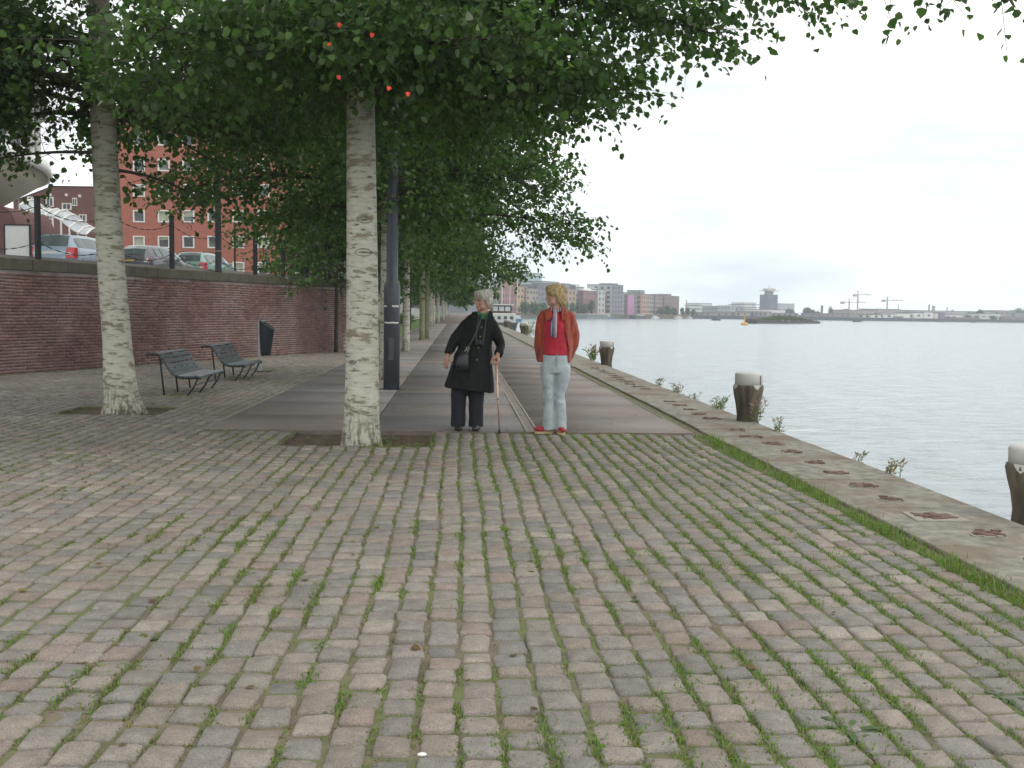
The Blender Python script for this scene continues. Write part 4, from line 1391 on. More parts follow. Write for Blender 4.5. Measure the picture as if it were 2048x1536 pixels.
def car(label, x, y, rz, colour, wagon, hgt=1.43):
    t = thing('parked_car', label, 'car', (x, y, ZT + .005), rz, 'cars parked on the terrace')   # local +Y forward, rear at y=0
    mp_ = plain('car_paint', colour, .22, .05, 2, 0, .35, .8)
    H = hgt
    if wagon:
        st = [(0.0, .52, .74, .74, .70), (.06, .82, .86, .86, .72), (.16, .86, .94, .97, .70), (.38, .875, .96, H - .16, .60), (.56, .88, .96, H - .01, .555), (1.6, .885, .96, H + .02, .55), (2.35, .88, .95, H, .55), (2.75, .88, .94, H - .1, .57), (3.25, .87, .92, .99, .66), (3.4, .865, .90, .93, .72), (3.9, .84, .84, .86, .70), (4.2, .78, .72, .74, .64), (4.32, .60, .55, .56, .5)]
    else:
        st = [(0.0, .55, .72, .72, .66), (.07, .80, .84, .84, .70), (.22, .85, .95, .98, .68), (.55, .865, .96, H - .18, .58), (.95, .87, .96, H - .015, .54), (1.6, .875, .95, H + .01, .54), (2.2, .87, .94, H - .02, .55), (2.7, .87, .93, H - .15, .58), (3.15, .86, .90, .97, .66), (3.3, .855, .88, .91, .72), (3.8, .82, .80, .82, .70), (4.05, .76, .70, .72, .62), (4.15, .58, .55, .56, .5)]
    V, Fc = [], []
    for (yy, wb, zb, zr, wr) in st:
        half = [(wb * .90, .20), (wb, .38), (wb, (zb + .38) / 2), (wb * .975, zb), (wr + .02, zr - .02 if zr > zb + .1 else zr - .005), (wr * .86, zr + .015), (0, zr + .035)]
        ring = [(-a, b) for a, b in half] + [(a, b) for a, b in half[-2::-1]]
        for a, b in ring: V.append((a, yy, b))
    k = 13
    for i in range(len(st) - 1):
        for q in range(k - 1):
            Fc.append((i * k + q, i * k + q + 1, (i + 1) * k + q + 1, (i + 1) * k + q))
        Fc.append((i * k + k - 1, i * k, (i + 1) * k, (i + 1) * k + k - 1))
    Fc.append(tuple(range(k - 1, -1, -1))); Fc.append(tuple((len(st) - 1) * k + q for q in range(k)))
    m = MB(); m.add(V, Fc)
    o = m.build('body', mp_, t, True)

    def pt(yy, side, u, off=.008):
        """point on the greenhouse side between belt (u=0) and roof edge (u=1)"""
        a = [np.interp(yy, [q[0] for q in st], [q[j] for q in st]) for j in (1, 2, 3, 4)]
        wb, zb, zr, wr = a
        return (side * (wb * .975 * (1 - u) + (wr + .02) * u + off), yy, zb * (1 - u) + (zr - .02) * u + off * .4)
    ys = [(.50, 1.12), (1.18, 2.02), (2.08, 2.85)] if wagon else [(.85, 1.30), (1.36, 2.1), (2.16, 2.8)]
    for sd_ in (-1, 1):
        for (a, b2) in ys:
            m = MB()
            P = []
            for yy in np.linspace(a, b2, 4):
                P += [pt(yy, sd_, .10), pt(yy, sd_, .86)]
            m.add(P, [(0, 2, 3, 1), (2, 4, 5, 3), (4, 6, 7, 5)])
            m.build('side_window', M_GLASSC, t)
    # rear window
    q0, q1 = (st[2], st[4])
    m = MB()
    ya, za = q0[0], q0[3]; yb, zb = q1[0], q1[3]
    nrm = Vector((0, -(zb - za), (yb - ya))).normalized() * .016
    P = []
    mid = st[3]
    for (u, wf) in ((.08, .86), (.5, .88), (.90, .88)):
        if u < .5: yy, zz, ww = np.interp(u, [0, .5], [ya, mid[0]]), np.interp(u, [0, .5], [za, mid[3]]), np.interp(u, [0, .5], [q0[4], mid[4]])
        else: yy, zz, ww = np.interp(u, [.5, 1], [mid[0], yb]), np.interp(u, [.5, 1], [mid[3], zb]), np.interp(u, [.5, 1], [mid[4], q1[4]])
        for sx in (-1, 0, 1):
            P.append((sx * ww * wf, yy + nrm.y - (.0 if sx else .012), zz + nrm.z + (.0 if sx else .03)))
    m.add(P, [(0, 1, 4, 3), (1, 2, 5, 4), (3, 4, 7, 6), (4, 5, 8, 7)])
    m.build('rear_window', M_GLASSC, t)
    m = MB(); m.tube([(-.3, ya + .14, za + .13), (.12, ya + .10, za + .09)], [.008, .006], 5); m.build('wiper', M_BLACK, t)
    # windscreen
    a_, b2 = (st[8], st[7])
    m = MB(); m.add([(-a_[4] * .9, a_[0] - .02, a_[3] + .05), (a_[4] * .9, a_[0] - .02, a_[3] + .05), (b2[4] * .9, b2[0] + .02, b2[3] + .045), (-b2[4] * .9, b2[0] + .02, b2[3] + .045)], [(0, 1, 2, 3)])
    m.build('windscreen', M_GLASSC, t)
    for sx in (-1, 1):
        m = MB()
        if wagon: m.hexa([(sx * .60, -.025, .60), (sx * .885, .05, .60), (sx * .90, .30, .60), (sx * .60, .20, .60), (sx * .62, .05, .99), (sx * .88, .10, .99), (sx * .89, .32, .99), (sx * .64, .24, .99)])
        else: m.hexa([(sx * .50, .06, .74), (sx * .83, .14, .76), (sx * .85, .30, .78), (sx * .52, .18, .74), (sx * .55, .08, .86), (sx * .82, .16, .90), (sx * .84, .30, .90), (sx * .56, .2, .86)])
        lt = m.build('tail_light', M_LIGHTR, t, bevel=.01)
        m = MB(); m.box(min(sx * .66, sx * .80), max(sx * .66, sx * .80), (-.02 if wagon else .045), .12, .72, .765)
        m.build('reversing_lens', M_LIGHTW, lt)
    m = MB(); m.box(-.26, .26, -.012 + .02, .06, .70, .81); pl = m.build('number_plate', M_PLATE, t)
    m = MB(); m.box(-.84, .84, -.03, .10, .36, .58); m.build('bumper', mp_, t, bevel=.04)
    if wagon:
        for sx in (-1, 1):
            m = MB(); m.tube([(sx * .52, .62, H + .01), (sx * .52, .72, H + .06), (sx * .52, 2.0, H + .075), (sx * .52, 2.15, H + .01)], [.014, .016, .016, .014], 6); m.build('roof_rail', M_BLACK, t, True)
    for sx in (-1, 1):
        m = MB(); m.box(min(sx * .86, sx * 1.02), max(sx * .86, sx * 1.02), 2.78, 2.92, .95, 1.08); m.build('door_mirror', mp_, t, bevel=.03)
        for yy in (.72, 3.3):
            m = MB(); m.lathe([(0, -.09), (.28, -.09), (.31, -.06), (.31, .06), (.28, .09), (0, .09)], 20)
            w_ = m.build('wheel', M_TYRE, t, True, loc=(sx * .80, yy, .305), rot=(0, rad(90), 0))
            m = MB(); m.lathe([(0, -.095), (.19, -.095), (.20, 0), (.19, .095), (0, .095)], 14); m.build('rim', plain('alloy', (.45, .46, .47), .3, .1, 5, 0, .8), w_)
        for yy in ((1.14, 2.04) if wagon else (1.33, 2.12)):
            a = pt(yy, sx, -.25, .012)
            m = MB(); m.box(min(a[0], a[0] - sx * .03), max(a[0], a[0] - sx * .03), yy + .04, yy + .2, .80, .83); m.build('door_handle', M_BLACK, t)
    return t


# ------------------------------------------------------------------ buildings behind the terrace
M_WFRAME = plain('white_frame', (.70, .69, .64), .6, .06, 3, .05)
M_PANE = glass_mat('window_pane', (.10, .11, .11), .1)
M_PANED = glass_mat('dark_pane', (.035, .04, .042), .08)
M_BLIND = plain('window_blind', (.38, .40, .30), .5, .15, 2, .05)


def frame_axes(px_ref, depth):
    """plane across the view at a depth along the camera axis: origin, right (horizontal)"""
    h = np.array([math.sin(YAW), math.cos(YAW)])
    r = np.array([math.cos(YAW), -math.sin(YAW)])
    return np.array([0, 0]) + h * depth, r


def wp(px, py, depth):
    d = ray(px, py)
    hh_ = d[0] * math.sin(YAW) + d[1] * math.cos(YAW)
    return CAM + d * (depth / hh_)


for (px, dep, hd, lab, colr, wg, hg) in ((98, 35.4, 7, 'silver blue estate car with yellow number plate, parked left of the leaning trunk', (.26, .33, .40), True, 1.45),
                                         (255, 40.6, 12, 'dark grey hatchback parked behind the wall, middle of the three cars', (.085, .085, .10), False, 1.44),
                                         (372, 46.0, 10, 'pale green estate car with roof rails, rightmost of the three cars', (.22, .34, .30), True, 1.45)):
    q = wp(px, 500, dep)
    car(lab, q[0], q[1], rad(-hd), colr, wg, hg)

RED = thing('apartment_block', 'tall brick red apartment block with square white framed windows behind the parked cars', 'building')
D0 = 105.0
pa = wp(236, 500, D0); pb2 = wp(622, 505, D0)
RED.location = (pa[0], pa[1], ZT); RED.rotation_euler = (0, 0, -YAW)
wid = float(np.linalg.norm((pb2 - pa)[:2]))
ztop = wp(330, 240, D0)[2] - ZT
M_REDB = plain('red_brick_facade', (.36, .125, .085), .85, .10, .7, .25, stretch=(1, 1, 3))
m = MB()
wins = []
for i, px in enumerate((278, 327.5, 377, 427, 477, 527)):
    for j, py in enumerate((536, 484, 432.5, 381, 330, 279)):
        if px < 280 and False: continue
        q = wp(px, py + (px - 377) * .0, D0)
        uu = float((q - pa)[:2] @ np.array([math.cos(YAW), -math.sin(YAW)]))
        wins.append((uu, q[2] - ZT + .0, .62, .64, j, i))
q = wp(596, 534, D0); wins.append((float((q - pa)[:2] @ np.array([math.cos(YAW), -math.sin(YAW)])), q[2] - ZT, .95, .66, 0, 6))
# facade built round its window openings: columns of wall between openings
xs = sorted(set([round(v, 3) for u, z, hw, hh_, j, i in wins for v in (u - hw, u + hw)]))
zs = sorted(set([round(v, 3) for u, z, hw, hh_, j, i in wins for v in (z - hh_, z + hh_)]))
gx_ = [0.0] + xs + [wid]; gzz = [0.0] + zs + [ztop]
V = [(a, 0.0, b) for b in gzz for a in gx_]
nx = len(gx_)
Fc = []
for r in range(len(gzz) - 1):
    for c_ in range(nx - 1):
        mx_, mz_ = (gx_[c_] + gx_[c_ + 1]) / 2, (gzz[r] + gzz[r + 1]) / 2
        if any(abs(mx_ - u) < hw and abs(mz_ - z) < hh_ for u, z, hw, hh_, j, i in wins): continue
        Fc.append((r * nx + c_, r * nx + c_ + 1, (r + 1) * nx + c_ + 1, (r + 1) * nx + c_))
m.add(V, Fc)
m.add([(0, 0, 0), (0, 14, 0), (0, 14, ztop), (0, 0, ztop)], [(3, 2, 1, 0)])
m.add([(wid, 0, 0), (wid, 14, 0), (wid, 14, ztop), (wid, 0, ztop)], [(0, 1, 2, 3)])
m.add([(0, 14, 0), (wid, 14, 0), (wid, 14, ztop), (0, 14, ztop)], [(3, 2, 1, 0)])
m.build('wall', M_REDB, RED)
m = MB(); m.box(-.15, wid + .15, -.15, 14.15, ztop + .002, ztop + .35); m.build('roof', plain('roof_edge', (.20, .19, .18), .8), RED)
fm = {}
for (u, z, hw, hh_, j, i) in wins:
    key = round(hw, 2)
    if key not in fm:
        a = MB(); wf = .13
        a.box(-hw, hw, -.05, .22, hh_ - wf, hh_); a.box(-hw, hw, -.07, .22, -hh_, -hh_ + wf)
        a.box(-hw, -hw + wf, -.05, .22, -hh_ + wf, hh_ - wf); a.box(hw - wf, hw, -.05, .22, -hh_ + wf, hh_ - wf)
        p_ = MB(); p_.box(-hw + wf, hw - wf, .14, .18, -hh_ + wf, hh_ - wf)
        fm[key] = (a.mesh('window', M_WFRAME), [p_.mesh('pane', mm_) for mm_ in (M_PANE, M_PANED, M_BLIND, M_PANE)])
    wo_ = link('window', fm[key][0], RED, (u, 0, z))
    pm_ = fm[key][1][random.choice((0, 1, 1, 0, 2)) if i < 6 else 1]
    link('pane', pm_, wo_)
    if random.random() < .5 and pm_.materials[0] != M_BLIND:
        b_ = MB(); b_.box(-hw + .13, hw - .13, .10, .13, hh_ * random.uniform(-.1, .5), hh_ - .13); b_.build('blind', M_BLIND, wo_)

# brown brick house far left
BR = thing('brick_house', 'brown brick house with small white windows between the round building and the leaning trunk', 'building')
D1 = 128.0
pa = wp(28, 470, D1); pb2 = wp(262, 472, D1)
BR.location = (pa[0], pa[1], ZT); BR.rotation_euler = (0, 0, -YAW)
wid = float(np.linalg.norm((pb2 - pa)[:2])); zt1 = wp(150, 374, D1)[2] - ZT; zt0 = wp(50, 402, D1)[2] - ZT
M_BRB = plain('brown_brick', (.145, .065, .052), .9, .14, 1.0, .2)
u0 = wid * (108 - 28) / 234.0
m = MB()
m.add([(0, 0, 0), (wid, 0, 0), (wid, 0, zt1), (u0, 0, zt1), (0, 0, zt0), (0, 12, 0), (wid, 12, 0), (wid, 12, zt1), (u0, 12, zt1), (0, 12, zt0)],
      [(0, 1, 2, 3, 4), (9, 8, 7, 6, 5), (0, 4, 9, 5), (1, 6, 7, 2)])
m.build('wall', M_BRB, BR)
m = MB(); m.add([(-.2, -.2, zt0 - .1), (u0, -.2, zt1 + .1), (wid + .2, -.2, zt1 + .1), (wid + .2, 12.2, zt1 + .1), (u0, 12.2, zt1 + .1), (-.2, 12.2, zt0 - .1)], [(0, 1, 4, 5), (1, 2, 3, 4)])
m.build('roof', plain('brown_roof', (.12, .07, .06), .9), BR)
for (px, py, hw, hh_) in ((64, 402, .55, .55), (100, 404, .50, .62), (134, 413, .62, .42), (150, 404, .3, .5), (100, 431, .5, .5), (134, 437, .6, .4), (166, 436, .5, .45), (101, 390, .16, .16), (133, 390, .16, .16), (160, 392, .16, .16), (236, 408, .5, .5), (236, 440, .5, .5)):
    q = wp(px, py, D1)
    u = float((q - pa)[:2] @ np.array([math.cos(YAW), -math.sin(YAW)]))
    a = MB(); a.box(u - hw, u + hw, -.12, -.003, q[2] - ZT - hh_, q[2] - ZT + hh_); o = a.build('window', M_WFRAME, BR)
    if hw > .2:
        a = MB(); a.box(u - hw * .7, u - .05, -.15, -.121, q[2] - ZT - hh_ * .75, q[2] - ZT + hh_ * .75); a.build('pane', M_PANED, o)
        a = MB(); a.box(u + .05, u + hw * .7, -.15, -.121, q[2] - ZT - hh_ * .75, q[2] - ZT + hh_ * .75); a.build('pane', M_PANED, o)

# white vaulted glass canopy
gc_ = wp(40, 470, 88); ge = wp(172, 470, 88)
t = thing('glass_canopy', 'white ribbed glass canopy sloping down before the brown brick house', 'canopy', (gc_[0], gc_[1], ZT), -YAW)
wd_ = float(np.linalg.norm((ge - gc_)[:2]))
m = MB(); V = []; Fc = []
nq = 16
for i in range(nq + 1):
    u = i / nq
    zz = wp(40 + 132 * u, 412 + 55 * u + 6 * math.sin(u * 9), 88)[2] - ZT
    for j in range(5):
        v = j / 4
        V.append((wd_ * u, 5 * v, zz * (1 - .0 * v) + .8 * math.sin(v * math.pi)))
for i in range(nq):
    for j in range(4):
        Fc.append((i * 5 + j, (i + 1) * 5 + j, (i + 1) * 5 + j + 1, i * 5 + j + 1))
m.add(V, Fc); m.build('glazing', plain('canopy_glazing', (.36, .39, .41), .25, .25, .9, .1), t, True)
for i in range(0, nq + 1, 2):
    m = MB(); m.tube([(V[i * 5 + j][0], V[i * 5 + j][1], V[i * 5 + j][2] + .05) for j in range(5)], [.09] * 5, 5, (1, 0, 0)); m.build('rib', M_WFRAME, t)
    m = MB(); m.box(V[i * 5][0] - .06, V[i * 5][0] + .06, -.06, .06, 0, V[i * 5][2]); m.build('leg', M_WFRAME, t)

# round building with white balcony edge at the far left
RD = thing('round_building', 'round modern building with white rimmed overhang at the left edge', 'building')
cc = wp(-796, 500, 40)
_d = ray(104, 355)[:2]; _d = _d / np.linalg.norm(_d)
rr = float(abs(cc[0] * _d[1] - cc[1] * _d[0])); _tp = _d * float(cc[:2] @ _d)     # grazing point of the rim
RD.location = (cc[0], cc[1], ZT)


def zat(px, py, p):
    """height of the picture row py at plan point p"""
    d = ray(px, py); k = np.linalg.norm(p) / np.linalg.norm(d[:2])
    return CAM[2] + d[2] * k


z1 = zat(104, 358, _tp) - ZT


def ring(mb, r0_, r1_, z0, z1_, n=48, a0_=0, a1_=2 * math.pi):
    V, Fc = [], []
    for i in range(n + 1):
        a = a0_ + (a1_ - a0_) * i / n
        for r_, z_ in ((r0_, z0), (r1_, z0), (r1_, z1_), (r0_, z1_)):
            V.append((r_ * math.cos(a), r_ * math.sin(a), z_))
    for i in range(n):
        for q in range(4):
            Fc.append((i * 4 + q, (i + 1) * 4 + q, (i + 1) * 4 + (q + 1) % 4, i * 4 + (q + 1) % 4))
    mb.add(V, Fc)


M_BEIGE = plain('beige_soffit', (.34, .31, .24), .85, .08, .6, .1)
m = MB(); m.lathe([(0, z1 - 1.5), (rr - 2.4, z1 - 1.5), (rr - .15, z1 - .02)], 120); m.build('soffit', M_BEIGE, RD, True)
m = MB(); ring(m, rr - .5, rr, z1, z1 + .5, 120); m.build('balcony_edge', plain('white_render', (.72, .72, .70), .6, .05, 1, .05), RD, True)
M_BGL = glass_mat('blue_green_glass', (.09, .14, .145), .12)
m = MB(); ring(m, rr - 1.0, rr - .55, z1 + .1, z1 + 14, 120); m.build('glass_wall', M_BGL, RD, True)
for k in range(64):
    a = 2 * math.pi * k / 64
    m = MB(); m.box(-.06, .06, -.09, .09, z1 + .33, z1 + 13.9)
    m.build('mullion', M_WFRAME, RD, loc=((rr - .5) * math.cos(a), (rr - .5) * math.sin(a), 0), rot=(0, 0, a))
for zz in (3.0, 6.2, 9.4):
    m = MB(); ring(m, rr - .54, rr - .1, z1 + zz, z1 + zz + .28); m.build('balcony_edge', M_WFRAME, RD, True)
m = MB(); m.lathe([(0, 14.0 + z1), (rr, 14 + z1), (rr, 14.4 + z1), (0, 14.4 + z1)], 48); m.build('roof', M_BEIGE, RD)
m = MB(); m.lathe([(0, 0), (rr - 2.6, 0), (rr - 2.6, z1 - 1.51), (0, z1 - 1.51)], 120); m.build('lower_wall', M_BEIGE, RD, True)

pq = wp(-60, 470, 36); pr = wp(34, 470, 36)
t = thing('brick_kiosk', 'low dark brick building with rounded top corner at the left edge, below the overhang', 'building', (pq[0], pq[1], ZT), -YAW)
w_ = float(np.linalg.norm((pr - pq)[:2])); h_ = wp(0, 412, 36)[2] - ZT
prof = [(0, 0), (w_, 0), (w_, h_ * .62)] + [(w_ - .55 + .55 * math.cos(a), h_ * .62 + h_ * .38 * math.sin(a)) for a in np.linspace(.2, math.pi / 2, 6)] + [(0, h_)]
m = MB(); n = len(prof)
m.add([(a, 0, b) for a, b in prof] + [(a, 3, b) for a, b in prof], [tuple(range(n)), tuple(range(2 * n - 1, n - 1, -1))] + [(i, n + i, n + (i + 1) % n, (i + 1) % n) for i in range(n)])
m.build('wall', plain('plum_brick', (.13, .065, .06), .9, .12, 2, .3), t)

pq = wp(8, 480, 31.5); pr = wp(61, 480, 31.5)
t = thing('board_sign', 'blank white board in a dark frame standing behind the wall at the left', 'sign', (pq[0], pq[1], ZT), -YAW)
w_ = float(np.linalg.norm((pr - pq)[:2])); h0 = 0; h1 = wp(30, 451, 31.5)[2] - ZT
m = MB(); m.box(.04, w_ - .04, 0, .05, .05, h1); m.build('board', plain('white_board', (.52, .53, .52), .7, .06, 2, .05), t)
m = MB(); m.box(0, .038, -.02, .07, -.02, h1 + .04); m.build('frame_post', M_DARKP, t)
m = MB(); m.box(w_ - .038, w_, -.02, .07, -.02, h1 + .04); m.build('frame_post', M_DARKP, t)
m = MB(); m.box(.039, w_ - .039, -.02, .07, h1 + .002, h1 + .04); m.build('frame_rail', M_DARKP, t)
pq = wp(38, 470, 52)
t = thing('flag_pole', 'thin white pole rising behind the white board', 'pole', (pq[0], pq[1], ZT))
m = MB(); m.lathe([(.05, 0), (.04, wp(40, 368, 52)[2] - ZT), (0, wp(40, 366, 52)[2] - ZT)], 8); m.build('shaft', plain('pole_white', (.55, .56, .56), .5), t)


def bush(name, label, x, y, z, rx, ry, rz_, n, leaf, cols, group=None, cat='bush', taper=None, kindname='foliage'):
    t = thing(name, label, cat, (x, y, z), 0, group)
    d = rng.normal(0, 1, (n, 3)); d = unit(d) * (rng.random((n, 1)) ** .4)
    P = d * np.array([rx, ry, rz_]) + np.array([0, 0, rz_])
    # clumps
    cl = rng.normal(0, .33, (18, 3)) * np.array([rx, ry, rz_]) * np.array([1.4, 1.4, 1.2]) + np.array([0, 0, rz_])
    P = P * .6 + cl[rng.integers(0, 18, n)] * .4
    if taper: 
        f = 1 - taper * np.clip(P[:, 2] / (2 * rz_), 0, 1); P[:, 0] *= f; P[:, 1] *= f
    P[:, 2] = np.maximum(P[:, 2], .02)
    V = leaf_arrays(P, rng.normal(0, 1, (n, 3)), rng.normal(0, .7, (n, 3)) + np.array([0, 0, 1]), leaf * rng.uniform(.6, 1.3, n))
    T = np.array(cols)[rng.integers(0, len(cols), n)] * rng.uniform(.75, 1.25, (n, 1))
    fq = (LEAFQ[None] + (np.arange(n) * 6)[:, None, None]).reshape(-1, 4)
    o = link(kindname, np_mesh(kindname, V.reshape(-1, 3), [fq], M_LEAF, np.repeat(T, 6, 0)), t)
    return t


HC = [(.09, .15, .03), (.13, .17, .03), (.06, .11, .03)]
pq = wp(95, 475, 40); bush('hedge_bush', 'green and yellow bush behind the silver blue car', pq[0], pq[1], ZT, 1.2, .8, .78, 1500, .10, HC)
pq = wp(175, 475, 46); bush('hedge_bush', 'dark green bush against the leaning trunk behind the silver blue car', pq[0], pq[1], ZT, .9, .8, .85, 1200, .10, [(.05, .09, .03), (.04, .07, .03)])
pq = wp(24, 505, 30); bush('verge_weeds', 'yellowish weeds along the wall top in front of the white board', pq[0], pq[1], ZT, 1.3, .3, .14, 700, .06, [(.18, .17, .04), (.12, .15, .03)], cat='plant')

# ------------------------------------------------------------------ seen through the gaps beyond the wall
t = thing('low_red_wall', 'low brick red wall beyond the lawn, seen beside the lamp post', 'wall', (-9, 92, 0), rad(90 + 4))
m = MB(); m.box(-8, 60, -.2, .2, -.05, 2.3); m.build('brickwork', M_REDB, t)
m = MB(); m.box(-8.05, 60.05, -.25, .25, 2.302, 2.42); m.build('coping', M_COPE, t)
t = thing('white_shed', 'long low white building with dark window strips beyond the lawn', 'building', (-5.6, 118, 0), rad(90))
m = MB(); m.box(0, 60, 0, 8, -.05, 3.2); m.build('wall', plain('white_wall', (.55, .55, .53), .7, .08, .5, .1), t)
m = MB(); m.box(-.2, 60.2, -.2, 8.2, 3.202, 3.5); m.build('roof', plain('white_roof', (.6, .6, .6), .7), t)
for k in range(20):
    m = MB(); m.box(.4 + k * 3, 2.6 + k * 3, -.06, -.003, 1.5, 2.8); m.build('window', M_PANED, t)
t = thing('garden_post', 'thin black post on the lawn between the lamp post and the green trunks', 'post', (-3.15, 66, -.03))
m = MB(); m.lathe([(.05, 0), (.05, 2.6), (0, 2.65)], 8); m.build('shaft', M_DARKP, t)
bush('lawn_shrub', 'low bright green shrub on the lawn behind the lamp post', -5.0, 57, -.03, 1.6, 1.2, .5, 1600, .10, [(.10, .19, .03), (.13, .20, .04)])
bush('lawn_shrub', 'low green shrub on the lawn left of the far row of trunks', -4.6, 84, -.03, 1.4, 2.0, .6, 1500, .12, [(.09, .17, .03), (.11, .19, .04)])

# ------------------------------------------------------------------ the far bank left: apartment row, boats, trees
M_FWIN = plain('far_window', (.07, .08, .09), .3, .2, 1, 0)
M_FWHITE = plain('far_white', (.62, .62, .60), .6, .08, .3, 0)


def far_mat(c, var=.10):
    return plain('far_facade', c, .85, var, .12, 0)


class Line:
    def __init__(s, p, q):
        s.p = np.array(p, float); s.u = (np.array(q) - s.p) / np.linalg.norm(np.array(q) - s.p)
        s.n = np.array([-s.u[1], s.u[0]])       # away from the water

    def hit(s, px, off=0.0):
        d = ray(px, 640)[:2]; o = s.p + s.n * off
        A_ = np.array([d, -s.u]).T
        a, b = np.linalg.solve(A_, o)
        return d * a, b


ROW = Line((12, 398), (128.7, 577))
SHORE = Line((140, 600), (428, 731))


def zat(px, py, p):
    """height of the picture row py at plan point p"""
    d = ray(px, py); k = np.linalg.norm(p) / np.linalg.norm(d[:2])
    return CAM[2] + d[2] * k


def far_block(label, line, px0, px1, pytop, col, off=6, depth=14, base=-.6, win=(2.6, 2.4, .55, .5), roof=None, end=None, cat='building', name='apartment_building', group=None, cap=None, stripes=None):
    p0, s0 = line.hit(px0, off); p1, s1 = line.hit(px1, off)
    ztop_ = zat((px0 + px1) / 2, pytop, (p0 + p1) / 2)
    L_ = s1 - s0; H = ztop_ - base
    t = thing(name, label, cat, (p0[0], p0[1], base), math.atan2(line.u[1], line.u[0]), group)
    # local x along the bank, local +y inland; front at y=0
    m = MB(); m.box(0, L_, 0, depth, 0, H); m.build('wall', far_mat(col), t)
    if end:
        m = MB(); m.box(-.12, -.003, .02, depth - .02, .01, H - .02); m.build('end_wall', far_mat(end), t)
    if win:
        sx, sz, fx, fz = win
        m = MB()
        nx_, nz_ = max(1, int(L_ / sx)), max(1, int((H - 1.0) / sz))
        for i in range(nx_):
            for j in range(nz_):
                cx = (i + .5) * L_ / nx_; cz = 1.0 + (j + .5) * (H - 1.2) / nz_
                if random.random() < .06: continue
                m.box(cx - sx * fx / 2, cx + sx * fx / 2, -.10, -.004, cz - sz * fz / 2, cz + sz * fz / 2)
        ny_ = max(1, int(depth / sx))
        for i in range(ny_):
            for j in range(nz_):
                cy = (i + .5) * depth / ny_; cz = 1.0 + (j + .5) * (H - 1.2) / nz_
                m.box(-.24, -.124, cy - sx * fx / 2, cy + sx * fx / 2, cz - sz * fz / 2, cz + sz * fz / 2)
        tag(m.build('windows', M_FWIN, t), kind='stuff')
    if stripes:
        m = MB()
        k = int(L_ / stripes)
        for i in range(k + 1):
            m.box(i * L_ / k - .18, i * L_ / k + .18, -.22, -.101, .5, H - .3)
        m.build('pale_stripes', M_FWHITE, t)
    if roof == 'slope':
        m = MB(); m.hexa([(-.2, -.3, H + .01), (L_ + .2, -.3, H + .01), (L_ + .2, depth, H + .01), (-.2, depth, H + .01), (-.2, -.3, H + .25), (L_ + .2, -.3, H + .25), (L_ + .2, depth, H + 3.0), (-.2, depth, H + 3.0)])
        m.build('roof', M_FWHITE, t)
    else:
        m = MB(); m.box(-.15, L_ + .15, -.15, depth + .1, H + .005, H + .4); m.build('roof', far_mat((.20, .20, .21)), t)
    if cap:
        for (u0, u1, hh_) in cap:
            m = MB(); m.box(L_ * u0, L_ * u1, 3, depth - 3, H + .405, H + .4 + hh_); m.build('roof_box', far_mat((.24, .24, .25)), t)
    return t


GA = 'apartment blocks along the far quay'
far_block('wide dark grey block behind the grey haired woman, leftmost of the far row', ROW, 930, 1003, 553, (0.206, 0.224, 0.259), off=9, depth=16, win=(5, 3.2, .25, .3), group=GA)
far_block('red brown block with pale vertical stripes right of the dark grey block', ROW, 1003, 1033, 556, (0.325, 0.164, 0.146), off=6, depth=18, win=(2.2, 2.6, .4, .6), end=(0.436, 0.436, 0.459), group=GA, stripes=4.4)
far_block('ochre block between the striped red block and the trees', ROW, 1033, 1054, 574, (0.506, 0.351, 0.220), off=10, depth=14, group=GA)
far_block('beige block with dark top band behind the poplars left of the woman in red', ROW, 1052, 1076, 578, (0.386, 0.326, 0.267), off=9, group=GA)
far_block('slate grey block directly left of the blond woman\'s head', ROW, 1075, 1094, 571, (0.206, 0.218, 0.241), off=9, group=GA)
far_block('brown block hidden behind the blond woman\'s head', ROW, 1094, 1130, 576, (0.361, 0.266, 0.206), off=11, group=GA)
far_block('ochre and grey block right of the blond woman\'s head', ROW, 1130, 1150, 579, (0.458, 0.326, 0.231), off=8, win=(3, 2.4, .6, .6), end=(0.363, 0.363, 0.375), group=GA, cap=[(.5, 1, 2.6)])
far_block('grey block with tall roof box beside the ochre block', ROW, 1150, 1166, 575, (0.327, 0.327, 0.339), off=9, group=GA, cap=[(0.292, 0.660, 1.100)])
far_block('plum red block with white sloping roof', ROW, 1166, 1196, 582, (0.289, 0.158, 0.158), off=6, depth=12, win=(2.6, 2.3, .3, .45), roof='slope', group=GA)
far_block('pale grey stair block right of the sloping roof', ROW, 1195, 1209, 580, (0.484, 0.484, 0.472), off=5, win=(3, 2.6, .5, .5), group=GA)
far_block('brick red block with small white roof between grey towers', ROW, 1209, 1224, 584, (0.361, 0.182, 0.159), off=8, roof='slope', depth=10, group=GA)
far_block('tallest dark grey block with balconies in the middle of the far row', ROW, 1222, 1245, 571, (0.242, 0.254, 0.284), off=5, win=(3.4, 2.4, .5, .5), end=(0.460, 0.447, 0.435), group=GA, cap=[(.55, 1, .8)])
far_block('narrow grey block with greenish roof box', ROW, 1245, 1255, 586, (0.399, 0.387, 0.375), off=7, group=GA, cap=[(.1, .8, 1)])
far_block('magenta fronted block in the far row', ROW, 1255, 1267, 590, (0.452, 0.224, 0.393), off=5, depth=10, win=None, end=(0.338, 0.242, 0.314), group=GA)
far_block('grey brown block right of the magenta one', ROW, 1267, 1281, 591, (0.290, 0.242, 0.242), off=8, win=(3, 2.2, .6, .6), group=GA, cap=[(0.263, 1.086, 0.967)])
far_block('salmon block with tall lift shaft', ROW, 1281, 1298, 590, (0.482, 0.291, 0.220), off=6, group=GA, cap=[(0.477, 0.991, 2.313)])
